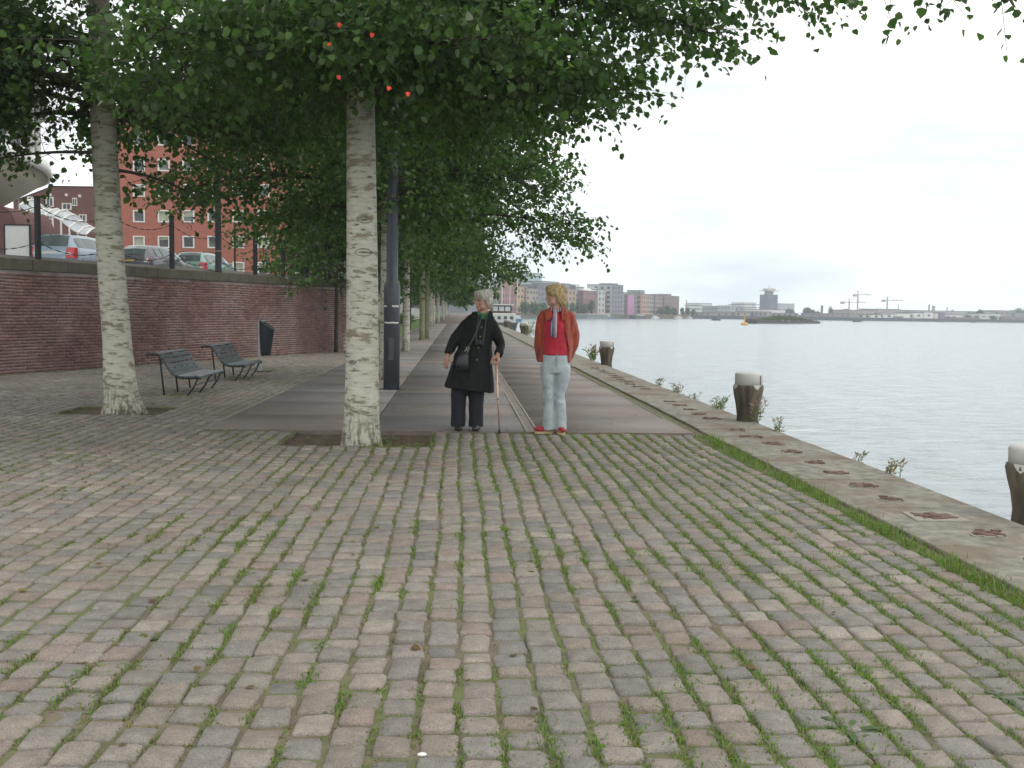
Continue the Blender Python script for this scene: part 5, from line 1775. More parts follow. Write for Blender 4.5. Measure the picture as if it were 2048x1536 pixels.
far_block('green grey block between salmon and brown blocks', ROW, 1298, 1310, 592, (0.327, 0.351, 0.339), off=8, group=GA)
far_block('dusty pink block left of the brown end block', ROW, 1310, 1328, 593, (0.362, 0.255, 0.243), off=7, group=GA, cap=[(0.368, 0.845, 0.964)])
far_block('brown end block with salmon bays at the right end of the far row', ROW, 1328, 1357, 593, (0.266, 0.182, 0.170), off=6, depth=16, win=(3, 2.3, .45, .5), end=(0.266, 0.266, 0.290), group=GA, cap=[(0.559, 0.779, 1.146)])
BK = Line((12 - 90, 398 + 60), (128.7 - 90, 577 + 60))
t = far_block('pale glass office tower with white rooftop frame behind the far row', BK, 1053, 1082, 547, (.36, .47, .49), off=0, depth=18, win=(30, 3.2, .95, .25), name='office_tower')
m = MB()
for i in range(4): m.box(1.5 + i * 1.8, 1.8 + i * 1.8, 4, 4.3, 0, 4.2)
m.box(1.5, 7.2, 4, 4.3, 4.21, 4.6)
p0_, s0_ = BK.hit(1053, 0); zt_ow = zat(1067, 547, p0_) + .6
m.build('roof_frame', M_FWHITE, t, loc=(0, 0, zt_ow + .4))
far_block('low grey office slab right of the glass tower', BK, 1084, 1117, 564, (.36, .38, .41), off=-8, depth=12, win=(30, 2.6, .95, .3), name='office_slab')
far_block('grey block with pale top far behind the row right of the woman in red', BK, 1140, 1157, 570, (.36, .37, .38), off=-6, depth=12, name='office_slab')

q_ = MB()   # quay strip in front of the row
a, b = ROW.p + ROW.n * .5, ROW.p + ROW.u * 214 + ROW.n * .5
q_.slab([(a[0], a[1]), (b[0], b[1]), tuple(b + ROW.n * 8), tuple(a + ROW.n * 8)], -2.9, -.9)
tag(q_.build('far_quay', plain('far_quay', (.12, .125, .12), .9, .2, .3, .1)), kind='structure')


def far_tree(label, line, px, wpx, pytop, off, cols, base=-.7, group='trees on the far banks', n=500):
    p, s = line.hit(px, off)
    zt = zat(px, pytop, p)
    r = wpx / 1990 * np.linalg.norm(p) / 2
    h = zt - base
    t = bush('far_tree', label, p[0], p[1], base, r, r, h / 2, n, max(.35, r * .22), cols, group, 'tree', .35, 'crown')
    m = MB(); m.tube([(0, 0, 0), (0, 0, h * .5)], [.3, .15], 6); m.build('trunk', M_TWIG, t)
    return t


FG = [(.085, .14, .06), (.10, .16, .07), (.07, .115, .055)]
for (px, wd, top, lab) in ((1050, 22, 597, 'pale green tree before the ochre block'), (1068, 26, 600, 'broad tree before the beige block'), (1085, 20, 602, 'tree before the slate block at the woman\'s shoulder'),
                           (1132, 12, 594, 'pointed tree just right of the blond woman'), (1144, 12, 600, 'pointed tree second right of the blond woman'), (1155, 13, 597, 'pointed tree third right of the blond woman'), (1168, 15, 602, 'rounder tree before the plum block'), (1182, 17, 594, 'tallest tree before the plum block'),
                           (1322, 14, 612, 'left tree before the brown end block'), (1335, 16, 608, 'middle tree before the brown end block'), (1347, 14, 612, 'right tree before the brown end block'),
                           (1364, 9, 612, 'dark tree past the end block, left of three'), (1375, 10, 612, 'dark tree past the end block, middle of three'), (1386, 10, 616, 'dark tree past the end block, right of three')):
    far_tree(lab, ROW, px, wd * 1.45, top, 4, FG)


# boats
def hull(mb, L_, B, z0, z1, bow=.25, n=10):
    V = []
    for i in range(n + 1):
        u = i / n
        wdt = B / 2 * (1 - max(0, (u - (1 - bow)) / bow) ** 2) * (1 - .15 * max(0, (.1 - u) / .1))
        zz = z1 + .35 * max(0, u - .6) ** 1.5
        V += [(u * L_, -wdt * .8, z0), (u * L_, -wdt, zz), (u * L_, wdt, zz), (u * L_, wdt * .8, z0)]
    Fc = []
    for i in range(n):
        a, b = i * 4, i * 4 + 4
        Fc += [(a, b, b + 1, a + 1), (a + 1, b + 1, b + 2, a + 2), (a + 2, b + 2, b + 3, a + 3)]
    Fc += [(0, 1, 2, 3), tuple(n * 4 + k for k in (3, 2, 1, 0))]
    mb.add(V, Fc)


def boat(label, x, y, rz, L_, B, h, hullc, cab, cabc=(.65, .65, .63), mast=0, group=None, cat='boat', name='boat'):
    t = thing(name, label, cat, (x, y, ZW), rz, group)
    m = MB(); hull(m, L_, B, -.4, h); m.build('hull', plain('hull', hullc, .5, .15, .5, .05), t)
    if cab:
        for (x0, x1, wf, z0, z1) in cab:
            m = MB(); m.box(L_ * x0, L_ * x1, -B * wf / 2, B * wf / 2, h + z0 + .01, h + z1); m.build('cabin', plain('cabin', cabc, .5, .06, .5, .03), t)
            m = MB()
            k = max(2, int((x1 - x0) * L_ / 1.6))
            for i in range(k):
                a = L_ * (x0 + (x1 - x0) * (i + .2) / k); b = L_ * (x0 + (x1 - x0) * (i + .8) / k)
                for sg in (-1, 1):
                    yy = sorted((sg * (B * wf / 2 + .003), sg * (B * wf / 2 + .04)))
                    m.box(a, b, yy[0], yy[1], h + z0 + (z1 - z0) * .45, h + z0 + (z1 - z0) * .8)
            m.build('cabin_windows', M_PANED, t)
    if mast:
        m = MB(); m.tube([(L_ * .5, 0, h), (L_ * .5, 0, h + mast)], [.10, .06], 6); m.build('mast', M_FWHITE, t)
    return t


# moored barge behind the women
t = thing('moored_barge', 'moored barge with white deckhouse and brown wheelhouse between the two women', 'boat', (6.7, 150, ZW), rad(90))
m = MB()
V = []
hull(m, 34, 5.0, -.4, 1.55, .2)
m.build('hull', plain('barge_hull', (.035, .05, .045), .5, .3, .5, .1, dirt=((.075, .11, .03), .8, .5)), t)
m = MB(); m.box(.3, 27, -2.35, 2.35, 1.56, 1.75); m.build('deck', plain('deck_dark', (.10, .11, .11), .7), t)
for (x0, x1, z0, z1, w2) in ((2.0, 9.0, 1.76, 3.1, 2.1), (9.01, 20, 1.76, 2.7, 2.0)):
    m = MB(); m.box(x0, x1, -w2, w2, z0, z1); m.build('deckhouse', M_FWHITE, t, bevel=.05)
m = MB()
for k in range(4): m.box(1.94, 1.997, -1.7 + .95 * k, -1.2 + .95 * k, 2.2, 2.7)
m.build('portholes', M_PANED, t)
m = MB(); m.box(5.0, 8.6, -1.6, 1.6, 3.11, 4.35); m.build('wheelhouse', plain('wheelhouse', (.09, .055, .045), .6, .15, 1, .05), t)
m = MB()
for k in range(3): m.box(4.93, 4.997, -1.35 + .95 * k, -.6 + .95 * k, 3.45, 4.15)
m.build('wheelhouse_windows', plain('bright_pane', (.45, .5, .5), .15), t)
m = MB(); m.box(4.6, 9.0, -1.95, 1.95, 4.36, 4.52); m.build('wheelhouse_roof', M_FWHITE, t)
m = MB(); m.tube([(10, .0, 2.7), (10, 0, 7.6)], [.11, .07], 6); m.build('mast', plain('mast_wood', (.32, .18, .09), .6), t)
m = MB(); m.tube([(.6, -2.0, 1.75), (.6, 2.0, 1.75)], [.06, .06], 5); m.tube([(.6, -2.0, 1.75), (.6, -2, 2.6), (.6, 2, 2.6), (.6, 2, 1.75)], [.03] * 4, 5); m.build('railing', M_FWHITE, t)
for (px, y, zt, lab) in ((983.5, 205, 8.6, 'tall white ship mast with yard beside the grey haired woman'), (977.5, 212, 7.6, 'shorter white ship mast left of the tall one')):
    q = at(px, 600, y)
    t = boat('hull of moored sailing ship carrying the ' + lab.split(' beside')[0].split(' left')[0], q[0], y, rad(85), 20, 4.4, 1.8, (.05, .05, .06), [(.2, .5, .6, 0, 1.2)], name='sailing_ship', cat='ship')
    t['label'] = ('moored ship with ' + lab)
    m = MB(); m.tube([(1, 0, 1.8), (1, 0, zt - ZW)], [.17, .11], 7); m.build('mast', M_FWHITE, t)
    if px > 980: m = MB(); m.tube([(1, -2.6, 7.2 - .2), (1, .2, 7.2)], [.09, .09], 6); m.build('yard', M_FWHITE, t)
t = boat('small blue cruiser with white cabin moored behind the barge', 17.5, 300, rad(84), 9, 3.2, 1.0, (.06, .17, .33), [(.2, .7, .7, 0, 1.0)])
p, s = ROW.hit(1150, -3); p2_, s2 = ROW.hit(1194, -3)
t = thing('floating_barge', 'long flat grey barge shed moored below the plum block', 'barge', (p[0], p[1], ZW), math.atan2(ROW.u[1], ROW.u[0]))
m = MB(); m.box(0, s2 - s, -6, -.4, -.3, 1.7); m.build('hull', plain('grey_steel', (.20, .235, .24), .7, .15, .2, .05), t)
m = MB(); m.box(.5, s2 - s + 1, -6.3, -.1, 1.9, 2.5); m.build('roof', plain('shed_roof', (.33, .33, .31), .7), t)
m = MB()
for k in range(12): m.box(1 + k * (s2 - s - 2) / 11, 1.2 + k * (s2 - s - 2) / 11, -5.9, -5.7, 1.69, 1.92)
m.build('roof_props', M_COPE, t)
GB = 'boats moored at the far quay'
for (px, L_, B, h, hc, cab, mast, lab) in ((1202, 13, 4, 1.3, (.12, .2, .3), [(.15, .6, .7, 0, 1.3)], 0, 'blue and white cruiser at the far quay below the pale stair block'), (1213, 11, 3.6, 1.2, (.62, .63, .63), [(.3, .8, .7, 0, 1.1)], 0, 'white motor yacht at the far quay below the tallest block'),
                                          (1265, 16, 4, 1.6, (.06, .07, .07), [(.5, .8, .6, 0, 1.0)], 0, 'dark barge at the far quay below the magenta block'), (1306, 7, 3, .9, (.66, .66, .66), [(.3, .6, .6, 0, .9)], 0, 'small white boat at the far quay below the green grey block'),
                                          (1352, 9, 3, 1.0, (.66, .66, .66), [(.3, .6, .6, 0, .8)], 11, 'white sailing boat with tall mast at the end of the far row'), (1376, 6, 2.4, .8, (.5, .5, .5), [(.3, .6, .6, 0, .7)], 7, 'grey little boat with mast before the three dark trees')):
    p, s = ROW.hit(px, -4)
    boat(lab, p[0], p[1], math.atan2(ROW.u[1], ROW.u[0]) + rad(180 if 'yacht' in lab else 0), L_, B, h, hc, cab, (.65, .65, .63), mast, GB)

# ------------------------------------------------------------------ far shore on the right
GS = 'buildings on the far shore'
SH = [  # px0, px1, top, colour, offset, label, windows
    (1397, 1423, 607, (0.65, 0.70, 0.73), 260, 'pale office block on the far shore, leftmost', (30, 3, .95, .25)),
    (1429, 1451, 613, (0.25, 0.29, 0.32), 220, 'slate blue box building on the far shore', (4, 3, .6, .4)),
    (1460, 1470, 612, (0.41, 0.44, 0.46), 200, 'small pale block on the far shore left of the wide white one', (4, 3, .5, .4)),
    (1485, 1511, 606, (0.68, 0.71, 0.73), 300, 'wide white office block left of the dark tower', (30, 3, .95, .25)),
    (1476, 1488, 614, (0.34, 0.38, 0.41), 210, 'grey block in front of the wide white office', (4, 3, .5, .4)),
    (1560, 1588, 608, (0.46, 0.48, 0.51), 330, 'long pale roofed hall right of the dark tower', None),
    (1398, 1432, 627, (0.34, 0.28, 0.24), 30, 'low brown terrace at the left of the far shore', (4, 3, .4, .5)),
    (1432, 1470, 626, (0.31, 0.29, 0.28), 34, 'low grey terrace on the far shore below the slate box', (4, 3, .4, .5)),
    (1470, 1508, 625, (0.38, 0.34, 0.32), 30, 'low pale terrace on the far shore below the wide office', (4, 3, .4, .5)),
    (1508, 1542, 624, (0.32, 0.30, 0.29), 26, 'row of white gabled fronts left below the dark tower', (3, 3, .6, .6)),
    (1525, 1570, 620, (0.71, 0.70, 0.67), 60, 'long white roof below the dark tower', None),
    (1542, 1596, 627, (0.30, 0.26, 0.26), 24, 'low dusky block right below the dark tower', (4, 3, .4, .5)),
    (1596, 1650, 631, (0.28, 0.22, 0.21), 24, 'low brick sheds with white roof strips', (7, 3, .5, .25)),
    (1640, 1700, 628, (0.29, 0.24, 0.23), 40, 'brownish housing block beyond the pointed tree', (4, 3, .4, .4)),
    (1700, 1748, 621, (0.38, 0.33, 0.31), 60, 'pale brown flats beneath the tallest crane', (4, 3, .5, .3)),
    (1755, 1800, 619, (0.38, 0.34, 0.33), 80, 'pale housing behind the white sheds', (4, 3, .5, .3)),
    (1742, 1762, 630, (0.78, 0.78, 0.71), 18, 'cream quay shed, first of the white sheds', (5, 4, .5, .3)),
    (1768, 1788, 629, (0.81, 0.81, 0.76), 18, 'cream quay shed with dark opening, second of the white sheds', (6, 4, .5, .35)),
    (1795, 1820, 627, (0.78, 0.78, 0.73), 26, 'wide cream shed, third of the white sheds', None),
    (1788, 1806, 634, (0.20, 0.23, 0.26), 14, 'dark blue low shed between the cream sheds', None),
    (1828, 1846, 626, (0.78, 0.79, 0.74), 22, 'cream block with shadowed side, fourth of the white sheds', (6, 4, .4, .3)),
    (1848, 1866, 625, (0.81, 0.81, 0.76), 20, 'tall cream block left of the purple building', (7, 5, .3, .3)),
    (1870, 1879, 627, (0.78, 0.78, 0.73), 20, 'narrow cream block touching the purple building', None),
    (1879, 1890, 626, (0.20, 0.17, 0.25), 16, 'dark purple cube building on the far shore', None),
    (1890, 1925, 630, (0.70, 0.68, 0.65), 24, 'pale strip building right of the purple cube', (6, 3, .8, .2)),
    (1820, 2010, 623, (0.44, 0.44, 0.43), 70, 'long grey roofed warehouse behind the sheds', None),
    (1900, 1960, 636, (0.30, 0.17, 0.14), 10, 'low reddish quay wall building', None),
    (1960, 2000, 628, (0.65, 0.65, 0.64), 30, 'pale shed right of the round tree', (6, 3, .6, .3)),
    (1998, 2030, 622, (0.34, 0.31, 0.31), 60, 'brown grey block near the right edge', (5, 3, .4, .4)),
    (2008, 2062, 635, (0.29, 0.22, 0.21), 16, 'low brown warehouse at the right edge of the far shore', (8, 4, .4, .3)),
    (2030, 2060, 627, (0.31, 0.32, 0.38), 50, 'bluish roofed hall at the right edge', None)]
for (a, b, top, colr, off, lab, wn_) in SH:
    far_block(lab, SHORE, a, b, top, colr, off=(3 + off * .3 if off < 90 else off), depth=18, base=-.9, win=wn_, name='shore_building', group=GS)
TW = thing('office_tower', 'dark square tower with pale crown rising above the far shore', 'building')
p, s = SHORE.hit(1535, 190); p1, s1 = SHORE.hit(1554, 190)
TW.location = (p[0], p[1], -1); TW.rotation_euler = (0, 0, math.atan2(SHORE.u[1], SHORE.u[0]))
H = zat(1545, 589, p) + 1; B = s1 - s
m = MB(); m.box(0, B, 0, B, 0, H); m.build('shaft', far_mat((.12, .145, .18)), TW)
m = MB()
for k in range(14): m.box(.2, B - .2, -.1, -.004, H * (.05 + .066 * k), H * (.05 + .066 * k) + .35)
tag(m.build('floor_bands', far_mat((.20, .23, .27)), TW), kind='stuff')
m = MB(); m.box(B * .25, B * .75, B * .25, B * .75, H + .01, H + 3); m.build('crown_neck', far_mat((.4, .4, .38)), TW)
m = MB(); m.box(-B * .06, B * 1.06, -B * .06, B * 1.06, H + 3.01, H + 3.6); m.box(B * .15, B * .85, B * .15, B * .85, H + 3.61, H + 5.4); m.build('crown_deck', far_mat((.52, .49, .42)), TW)
m = MB(); m.tube([(B / 2, B / 2, H + 5.4), (B / 2, B / 2, H + 9)], [.4, .15], 5); m.build('mast', far_mat((.5, .48, .42)), TW)
for (px, top, jl, jr, lab) in ((1697, 605, 17, 32, 'left and lowest tower crane over the far shore'), (1714, 590, 10, 27, 'tallest tower crane over the far shore'), (1773, 601, 11, 30, 'right tower crane over the far shore')):
    p, s = SHORE.hit(px, 150); D = np.linalg.norm(p); k = D / 1990
    zt = zat(px, top, p)
    t = thing('tower_crane', lab, 'crane', (p[0], p[1], -1), 0, 'tower cranes on the skyline')
    MC = far_mat((.42, .33, .28))
    m = MB(); m.box(-.45, .45, -.45, .45, 0, zt + 1); m.build('mast', MC, t)
    m = MB(); m.box(-jl * k, jr * k, -.35, .35, zt + 1.01, zt + 1.6); m.build('jib', MC, t)
    m = MB(); m.box(-jl * k, -jl * k + 3.5, -.6, .6, zt - .4, zt + 1.0); m.build('counterweight', far_mat((.4, .4, .4)), t)
    m = MB(); m.box(-.3, .3, -.3, .3, zt + 1.61, zt + 4.5); m.tube([(0, 0, zt + 4.4), (jr * k * .7, 0, zt + 1.6)], [.12, .12], 4); m.tube([(0, 0, zt + 4.4), (-jl * k * .8, 0, zt + 1.6)], [.12, .12], 4); m.build('apex', MC, t)
for (px, top, w_, lab) in ((1643, 611, 4.5, 'dark squat shaft on the skyline right of the dark tower'), (1796, 609, 1.2, 'thin chimney on the skyline, left of three'), (1857, 609, 2.6, 'dark chimney beside a pale silo'), (1893, 614, 1.8, 'short chimney on the long warehouse, right of three')):
    p, s = SHORE.hit(px, 100)
    t = thing('chimney', lab, 'chimney', (p[0], p[1], -1), 0, 'chimneys on the skyline')
    zt = zat(px, top, p) + 1; r = w_ / 1990 * np.linalg.norm(p) / 2
    m = MB(); m.lathe([(r * 1.1, 0), (r, zt - .6), (r * 1.15, zt - .59), (r * 1.15, zt), (0, zt)], 10); m.build('shaft', far_mat((.20, .15, .15)), t)
p, s = SHORE.hit(1866, 100)
t = thing('silo', 'pale silo beside the dark chimney on the skyline', 'silo', (p[0], p[1], -1)); zt = zat(1866, 612, p) + 1
m = MB(); m.lathe([(1.3, 0), (1.3, zt), (0, zt + .3)], 12); m.build('shell', far_mat((.42, .44, .46)), t)
p, s = SHORE.hit(2047, 180)
t = thing('radio_mast', 'tall thin mast at the right edge of the far shore', 'mast', (p[0], p[1], -1)); zt = zat(2047, 584, p) + 1
m = MB(); m.lathe([(.45, 0), (.35, zt), (0, zt + .2)], 6); m.build('shaft', far_mat((.4, .42, .45)), t)
p, s = SHORE.hit(1372, 60)
t = thing('radio_mast', 'lattice mast past the end block of the far row', 'mast', (p[0], p[1], -1)); zt = zat(1372, 600, p) + 1
m = MB(); m.lathe([(1.2, 0), (.5, zt * .8), (.25, zt), (0, zt + .2)], 6); m.build('shaft', far_mat((.45, .36, .34)), t)
for (px, wd, top, off, lab) in ((1660, 13, 607, 30, 'tall pointed poplar on the far shore'), (1577, 34, 615, 120, 'wide tree mass right of the dark tower'), (1615, 34, 614, 120, 'rounded tree group left of the squat shaft'), (1690, 32, 615, 110, 'tree group under the left crane'), (1773, 14, 617, 90, 'tree under the right crane'),
                                (1809, 18, 617, 70, 'dark tree above the third white shed'), (1905, 16, 616, 110, 'round tree above the strip building, left'), (1922, 14, 618, 110, 'round tree above the strip building, right'), (1938, 30, 622, 24, 'dark trees right of the strip building'), (1960, 24, 617, 20, 'large round tree on the right far shore'),
                                (1984, 18, 630, 12, 'low dark tree by the water right of the large round tree'), (2035, 44, 617, 120, 'bluish tree mass at the right edge'), (1724, 16, 627, 24, 'small tree before the pale brown flats'), (1415, 20, 624, 40, 'low trees at the left of the far shore'), (1520, 20, 615, 130, 'small tree left of the dark tower'), (1500, 14, 618, 130, 'small tree before the wide white office'), (1630, 26, 620, 60, 'dark gable shaped tree left of the pointed poplar')):
    far_tree(lab, SHORE, px, wd, top, off, [(.045, .07, .05), (.055, .085, .055)], base=-1, n=420)
q_ = MB(); a, b = SHORE.p - SHORE.n * .8, SHORE.p + SHORE.u * 640 - SHORE.n * .8
q_.slab([tuple(a), tuple(b), tuple(b + SHORE.n * 9), tuple(a + SHORE.n * 9)], -2.9, -.02)
tag(q_.build('far_shore_quay', plain('shore_wall', (.075, .09, .105), .9, .2, .2, .1)), kind='structure')

# on the river
pa = gz(1500, 647, ZW); pb2 = gz(1630, 647, ZW)
t = thing('hopper_barge', 'low dark barge heaped with green growth lying in mid river', 'barge', (pa[0], pa[1], ZW), math.atan2(pb2[1] - pa[1], pb2[0] - pa[0]))
Lb = float(np.linalg.norm((pb2 - pa)[:2]))
m = MB(); m.hexa([(1.0, -2.5, -.3), (Lb - 1, -2.5, -.3), (Lb - 1, 2.5, -.3), (1, 2.5, -.3), (0, -2.5, 1.25), (Lb, -2.5, .85), (Lb, 2.5, .85), (0, 2.5, 1.25)]); m.build('hull', plain('rusty_hull', (.07, .06, .065), .8, .3, .6, .2), t)
m = MB(); m.box(0, 2.2, -2.0, 2.0, 1.26, 1.8); m.build('deck_box', plain('dark_red_steel', (.13, .05, .045), .8), t)
m = MB(); m.tube([(1.4, 0, 1.8), (1.4, 0, 4.8)], [.08, .05], 5); m.build('mast', M_RUST, t)
n = 2600
uu = rng.beta(2.0, 2.0, n)
hgt_ = 1.9 * np.sin(np.clip(uu * 1.02, 0, 1) * math.pi) ** 1.3
P = np.column_stack([1.5 + uu * (Lb - 2.5), rng.normal(0, 1.1, n).clip(-2.3, 2.3), 1.0 + hgt_ * rng.random(n) ** .6])
V = leaf_arrays(P, rng.normal(0, 1, (n, 3)), rng.normal(0, 1, (n, 3)) + np.array([0, 0, 1]), .5 * rng.uniform(.6, 1.3, n))
T = np.array([(.08, .11, .035), (.11, .12, .045), (.06, .085, .035)])[rng.integers(0, 3, n)]
tag(link('growth', np_mesh('growth', V.reshape(-1, 3), [(LEAFQ[None] + (np.arange(n) * 6)[:, None, None]).reshape(-1, 4)], M_LEAF, np.repeat(T, 6, 0)), t), kind='stuff')
pq = gz(1489, 650, ZW)
t = thing('river_buoy', 'yellow buoy with slender top mark floating left of the barge', 'buoy', (pq[0], pq[1], ZW))
M_BUOY = plain('buoy_yellow', (.62, .36, .03), .5, .12, 1, .05)
m = MB(); m.lathe([(1.0, -.3), (1.18, .1), (1.18, .55), (.9, .75), (0, .85)], 20); m.build('float', M_BUOY, t, True)
m = MB(); m.lathe([(.28, .8), (.12, 2.6), (.30, 2.61), (.30, 3.1), (0, 3.2)], 10); m.build('top_mark', M_BUOY, t)
for (px, py, L_, lab) in ((1706, 644, 5.0, 'dark rowing boat on the river right of the barge'), (1424, 641, 4.5, 'tiny grey boat on the river left of the buoy'), (1940, 645, 5, 'tiny dark boat close to the far shore at the right')):
    pq = gz(px, py, ZW)
    boat(lab, pq[0], pq[1], rad(8), L_, 1.8, .75, (.06, .06, .06), None, group='small boats on the river')

# ------------------------------------------------------------------ haze
hz = MB(); hz.box(-238, 1188, -14, 1148, -4.2, 62)
m_h = bpy.data.materials.new('haze'); m_h.use_nodes = True
nt = m_h.node_tree
nt.nodes.remove(nt.nodes['Principled BSDF'])
pv = nt.nodes.new('ShaderNodeVolumePrincipled')
pv.inputs['Density'].default_value = 0.00055
pv.inputs['Color'].default_value = (.86, .93, 1.0, 1)
pv.inputs['Anisotropy'].default_value = 0.0
nt.links.new(pv.outputs[0], nt.nodes['Material Output'].inputs['Volume'])
tag(hz.build('haze', m_h), kind='stuff')


# ------------------------------------------------------------------ people
def remesh(name, mb, voxel, m, parent, smooth=4, post=None, disp=None, solid=0.0):
    me0 = mb.mesh(name)
    o = bpy.data.objects.new('temporary', me0); COL.objects.link(o)
    md = o.modifiers.new('r', 'REMESH'); md.mode = 'VOXEL'; md.voxel_size = voxel
    if smooth:
        ms = o.modifiers.new('s', 'SMOOTH'); ms.factor = .5; ms.iterations = smooth
    bpy.context.view_layer.update()
    dg = bpy.context.evaluated_depsgraph_get()
    me = bpy.data.meshes.new_from_object(o.evaluated_get(dg))
    bpy.data.objects.remove(o); bpy.data.meshes.remove(me0)
    me.name = name
    n = len(me.vertices)
    co = np.zeros(n * 3); me.vertices.foreach_get('co', co); co = co.reshape(-1, 3)
    if disp:
        no = np.zeros(n * 3); me.vertices.foreach_get('normal', no); no = no.reshape(-1, 3)
        d = np.array([disp(Vector(c)) for c in co])
        co = co + no * d[:, None]
        me.vertices.foreach_set('co', co.ravel())
    if post:
        bm = bmesh.new(); bm.from_mesh(me)
        dead = [f for f in bm.faces if post(f.calc_center_median())]
        bmesh.ops.delete(bm, geom=dead, context='FACES')
        bm.to_mesh(me); bm.free()
    me.polygons.foreach_set('use_smooth', [True] * len(me.polygons))
    me.materials.clear(); me.materials.append(m)
    me.update()
    ob = link(name, me, parent)
    if solid:
        sm = ob.modifiers.new('thickness', 'SOLIDIFY'); sm.thickness = solid; sm.offset = -1
    return ob


def rotz(a, c):
    R_ = Matrix.Rotation(a, 3, 'Z')
    return lambda p: tuple(Vector(c) + R_ @ Vector(p)), R_


def head_into(mb, c, yaw, tilt=0.0, s=1.0):
    R_ = Matrix.Rotation(yaw, 3, 'Z') @ Matrix.Rotation(tilt, 3, 'X')
    f = lambda p: tuple(Vector(c) + R_ @ (Vector(p) * s))
    e = lambda p, r, n=14, m=10: mb.ell(f(p), tuple(x * s for x in r), n, m, R_)
    e((0, .012, .03), (.072, .092, .088), 18, 14)
    e((0, -.022, -.035), (.060, .068, .082), 16, 12)
    e((0, -.062, -.098), (.028, .026, .022))
    for sg in (-1, 1):
        e((sg * .034, -.064, -.028), (.026, .022, .024))
        e((sg * .074, .018, -.018), (.010, .022, .032))
        e((sg * .040, -.03, -.078), (.026, .035, .028))
        e((sg * .030, -.080, .014), (.022, .010, .007))
    mb.tube([f((0, -.082, .016)), f((0, -.098, -.01)), f((0, -.112, -.034)), f((0, -.096, -.042))], [.007 * s, .010 * s, .014 * s, .009 * s], 8, (0, 0, 1))
    e((0, -.088, -.062), (.022, .010, .006)); e((0, -.086, -.074), (.020, .010, .007))
    mb.tube([f((0, .02, -.05)), tuple(Vector(c) + Vector((0, .02, -.19 * s)))], [(.050 * s, .052 * s), (.056 * s, .056 * s)], 12)
    return f, R_


def hand_into(mb, wrist, d, n, thumb, curl=.35, s=1.0):
    """wrist point, finger direction d, palm normal n (towards the palm), thumb side vector"""
    w_ = Vector(wrist); d = Vector(d).normalized(); n = Vector(n).normalized(); th = Vector(thumb)
    th = (th - d * th.dot(d) - n * th.dot(n)).normalized()
    pl = .085 * s
    mb.tube([w_ - d * .03, w_, w_ + d * pl * .5, w_ + d * pl], [(.024 * s, .020 * s), (.026 * s, .017 * s), (.038 * s, .015 * s), (.037 * s, .013 * s)], 10, tuple(n))
    for i, (off, ln) in enumerate(((.030, .070), (.010, .080), (-.010, .074), (-.030, .056))):
        p = w_ + d * pl * .92 + th * off * s
        pts = [p]; a = 0
        for k, seg in enumerate((.45, .32, .23)):
            a += curl * (.6 + .5 * k)
            dirv = d * math.cos(a) + n * math.sin(a)
            pts.append(pts[-1] + dirv * ln * s * seg)
        mb.tube(pts, [.0095 * s, .0095 * s, .0088 * s, .007 * s], 7, tuple(th))
    b = w_ + d * .02 * s + th * .022 * s
    mb.tube([b, b + (d * .6 + th * .8) * .03 * s, b + (d * .85 + th * .75 + n * .35) * .055 * s, b + (d * 1.0 + th * .55 + n * .7) * .078 * s], [.013 * s, .012 * s, .0105 * s, .008 * s], 7, tuple(n))


def skin_mat(name, c):
    m, nt, b = nodes(name)
    n = tex(nt, 22, 4)
    nt.links.new(ramp(nt, n, [(.3, tuple(x * .88 for x in c)), (.7, tuple(min(1, x * 1.08) for x in c))]), b.inputs['Base Color'])
    b.inputs['Roughness'].default_value = .5
    b.inputs['Subsurface Weight'].default_value = .12
    b.inputs['Subsurface Radius'].default_value = (.01, .004, .002)
    return m


M_SKIN = skin_mat('skin', (.50, .29, .21))
M_SKIN2 = skin_mat('skin_tanned', (.48, .26, .18))
M_EYE = plain('eye', (.10, .08, .07), .2, .3, 40, 0)
M_LIP = plain('lip', (.36, .13, .11), .5, .1, 40, 0)


def fabric(name, c, rough=.85, var=.15, sheen=.2, scale=9, bmp=.35, dist=.006, stretch=None):
    m = plain(name, c, rough, var, scale, bmp, dist=dist, stretch=stretch)
    m.node_tree.nodes['Principled BSDF'].inputs['Sheen Weight'].default_value = sheen
    return m


def hair_mat(name, c1, c2):
    m, nt, b = nodes(name)
    n = tex(nt, 1.0, 5, (60, 60, 14))
    nt.links.new(ramp(nt, n, [(.3, c1), (.7, c2)]), b.inputs['Base Color'])
    b.inputs['Roughness'].default_value = .5
    bump(nt, b, n, .7, .008)
    return m


def folds(a, fx, fz):
    return lambda p: a * (noise.noise(Vector((p.x * fx, p.y * fx, p.z * fz))) + .5 * noise.noise(Vector((p.x * fx * 2.3 + 5, p.y * fx * 2.3, p.z * fz * 2))))


def face_bits(f, R_, parent, s):
    for sg in (-1, 1):
        m = MB(); m.ell(f((sg * .029, -.0815, .0)), (.0125 * s, .006 * s, .006 * s), 8, 6, R_); m.build('eye', M_EYE, parent, True)
        m = MB(); m.tube([f((sg * .014, -.0895, .020)), f((sg * .03, -.0905, .025)), f((sg * .046, -.080, .020))], [.0025 * s] * 3, 5); m.build('eyebrow', plain('brow', (.20, .15, .11), .8), parent)
    m = MB(); m.ell(f((0, -.0945, -.067)), (.019 * s, .0055 * s, .006 * s), 10, 6, R_); m.build('mouth', M_LIP, parent, True)


